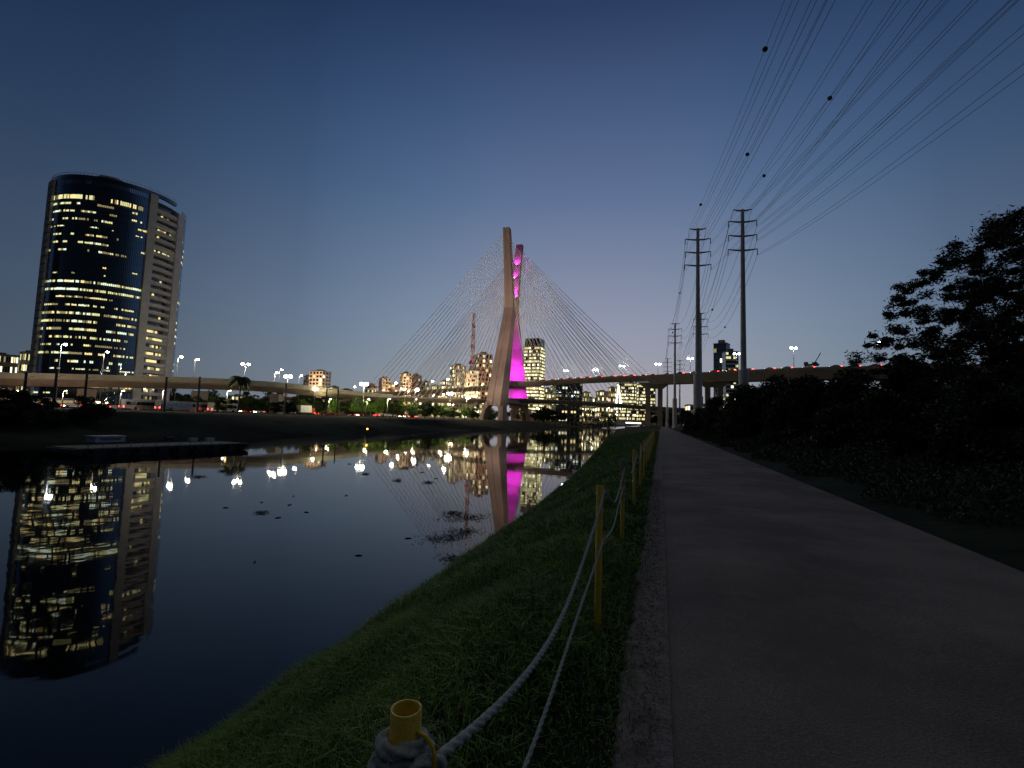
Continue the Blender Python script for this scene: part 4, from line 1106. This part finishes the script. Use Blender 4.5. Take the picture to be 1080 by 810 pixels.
for i in range(14):
    px = random.uniform(230, 500); py = random.uniform(480, 600)
    if px > 700-(py-449)*1.75: px -= 120
    g = G(px, py, WZ); k = .04+.0016*g.y
    m = MB(); a = random.uniform(0, 3); m.tube([(-k*2,0,0),(-k*.4,k*.3,.01),(k*1.6,-k*.2,0)], [k*.25,k*.4,k*.2], 5)
    o = m.build('floating_twig', M['weed'], loc=(g.x, g.y, WZ+.005)); o.rotation_euler = (0,0,a)
    tag(o, 'tiny dark twig drifting on the open river', 'floating debris', 'tiny twigs drifting on the river')

# row of pale posts on the far shore, navigation light, lit pontoon
for i in range(18):
    px = 566+i*4.4; g = ground(px, 330+i*2.5, -1.5)
    o = MB().box(-.2,.2,-.2,.2,0,3.6+.3*(i % 2)).build('shore_post', M['conc'], loc=g)
    tag(o, 'short pale post in the row along the far shore right of the mast', 'post', 'pale posts along the far shore')
g = G(387, 461, WZ); tt = empty('channel_marker', (g.x, g.y, WZ)); MB().tube([(0,0,-.5),(0,0,1.5)], .08, 6).build('pole', M['dark'], tt); MB().sphere((0,0,1.6), .16, 8, 6).build('light', M['ledr'], tt)
tag(tt, 'small post with an orange light at the water edge below the trees', 'marker light')
g = ground(668, 260, -.6); a = math.atan2(-g.y,-g.x)+math.pi/2; tt = empty('pontoon_shelter', g, a)
MB().box(-4.5,4.5,0,3,-1.5,.5).build('base', M['concd'], tt); MB().box(-4.2,4.2,.2,2.8,3.2,3.5).build('roof', M['dark'], tt); MB().box(-4,4,.1,.25,2.3,2.9).build('strip_light', M['strip'], tt)
for s in (-4,4): MB().box(s-.1,s+.1,.3,.5,.5,3.2).build('post', M['dark'], tt)
tag(tt, 'small shelter with a bright light strip at the water edge by the pier', 'shelter')

# ------------------------------------------------------------------ sky and light
w = bpy.data.worlds.new('World'); scene.world = w; w.use_nodes = True; nt = w.node_tree
bg = nt.nodes['Background']; tc = nt.nodes.new('ShaderNodeTexCoord'); sp = nt.nodes.new('ShaderNodeSeparateXYZ')
nt.links.new(tc.outputs['Generated'], sp.inputs[0])
rp = nt.nodes.new('ShaderNodeValToRGB'); el = rp.color_ramp.elements
def srgb(r,g,b): return tuple((c/255/12.92 if c/255 <= .04045 else ((c/255+.055)/1.055)**2.4) for c in (r,g,b))
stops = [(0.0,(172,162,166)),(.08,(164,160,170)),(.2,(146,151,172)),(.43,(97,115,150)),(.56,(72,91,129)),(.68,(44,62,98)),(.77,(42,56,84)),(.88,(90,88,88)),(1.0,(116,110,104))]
el[0].position = 0; el[0].color = (*srgb(*stops[0][1]),1); el[1].position = 1; el[1].color = (*srgb(*stops[-1][1]),1)
for p_, c_ in stops[1:-1]:
    e = el.new(p_); e.color = (*srgb(*c_),1)
mx = nt.nodes.new('ShaderNodeMath'); mx.operation = 'MAXIMUM'; mx.inputs[1].default_value = 0
nt.links.new(sp.outputs['Z'], mx.inputs[0]); nt.links.new(mx.outputs[0], rp.inputs['Fac'])
# brighter towards the afterglow, the low sky behind already dark
dot = nt.nodes.new('ShaderNodeVectorMath'); dot.operation = 'DOT_PRODUCT'; ga = PSI-R(9)
dot.inputs[1].default_value = (-math.sin(ga), math.cos(ga), 0); nt.links.new(tc.outputs['Generated'], dot.inputs[0])
mr = nt.nodes.new('ShaderNodeValToRGB'); mre = mr.color_ramp.elements; mr.color_ramp.interpolation = 'B_SPLINE'
z2 = nt.nodes.new('ShaderNodeMath'); z2.operation = 'MULTIPLY_ADD'; z2.inputs[2].default_value = 1.0001
zn = nt.nodes.new('ShaderNodeMath'); zn.operation = 'MULTIPLY'; zn.inputs[1].default_value = -1; nt.links.new(sp.outputs['Z'], zn.inputs[0])
nt.links.new(sp.outputs['Z'], z2.inputs[0]); nt.links.new(zn.outputs[0], z2.inputs[1])
zs = nt.nodes.new('ShaderNodeMath'); zs.operation = 'SQRT'; nt.links.new(z2.outputs[0], zs.inputs[0])
dv = nt.nodes.new('ShaderNodeMath'); dv.operation = 'DIVIDE'; nt.links.new(dot.outputs['Value'], dv.inputs[0]); nt.links.new(zs.outputs[0], dv.inputs[1])
md = nt.nodes.new('ShaderNodeMapRange'); md.inputs['From Min'].default_value = -1; md.inputs['From Max'].default_value = 1
nt.links.new(dv.outputs[0], md.inputs['Value']); nt.links.new(md.outputs[0], mr.inputs['Fac'])
mre[0].position = 0; mre[0].color = (.015,.02,.025,1); mre[1].position = 1; mre[1].color = (1,1,1,1)
for p_, c_ in ((.25,(.03,.04,.05)),(.42,(.22,.32,.42)),(.58,(.24,.35,.46)),(.70,(.17,.25,.32)),(.82,(.19,.28,.33)),(.915,(.46,.60,.67)),(.94,(.52,.68,.73)),(.978,(.75,.89,.91))):
    e = mre.new(p_); e.color = (*c_,1)
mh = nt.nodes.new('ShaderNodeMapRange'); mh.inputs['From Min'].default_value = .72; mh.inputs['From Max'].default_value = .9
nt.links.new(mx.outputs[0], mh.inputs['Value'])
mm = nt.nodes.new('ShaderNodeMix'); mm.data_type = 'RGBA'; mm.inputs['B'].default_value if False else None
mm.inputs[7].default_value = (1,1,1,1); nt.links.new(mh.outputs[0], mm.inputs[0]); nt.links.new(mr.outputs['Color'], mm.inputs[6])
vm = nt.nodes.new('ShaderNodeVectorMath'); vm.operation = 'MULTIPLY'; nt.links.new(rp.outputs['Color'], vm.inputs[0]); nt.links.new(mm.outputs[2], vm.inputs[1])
# physical twilight sky adds a little of its own colour
sk = nt.nodes.new('ShaderNodeTexSky'); sk.sky_type = 'NISHITA'; sk.sun_disc = False; sk.sun_elevation = R(-3); sk.sun_rotation = -ga; sk.air_density = 1; sk.dust_density = 1
v2 = nt.nodes.new('ShaderNodeVectorMath'); v2.operation = 'SCALE'; v2.inputs['Scale'].default_value = .01; nt.links.new(sk.outputs['Color'], v2.inputs[0])
ad = nt.nodes.new('ShaderNodeVectorMath'); ad.operation = 'ADD'; nt.links.new(vm.outputs[0], ad.inputs[0]); nt.links.new(v2.outputs[0], ad.inputs[1])
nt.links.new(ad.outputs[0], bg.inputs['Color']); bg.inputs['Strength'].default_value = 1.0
vs_ = scene.view_settings; vs_.view_transform = 'Standard'; vs_.look = 'None'; vs_.exposure = 0; vs_.gamma = 1
scene.render.engine = 'CYCLES'
scene.cycles.max_bounces = 6; scene.cycles.sample_clamp_indirect = 4
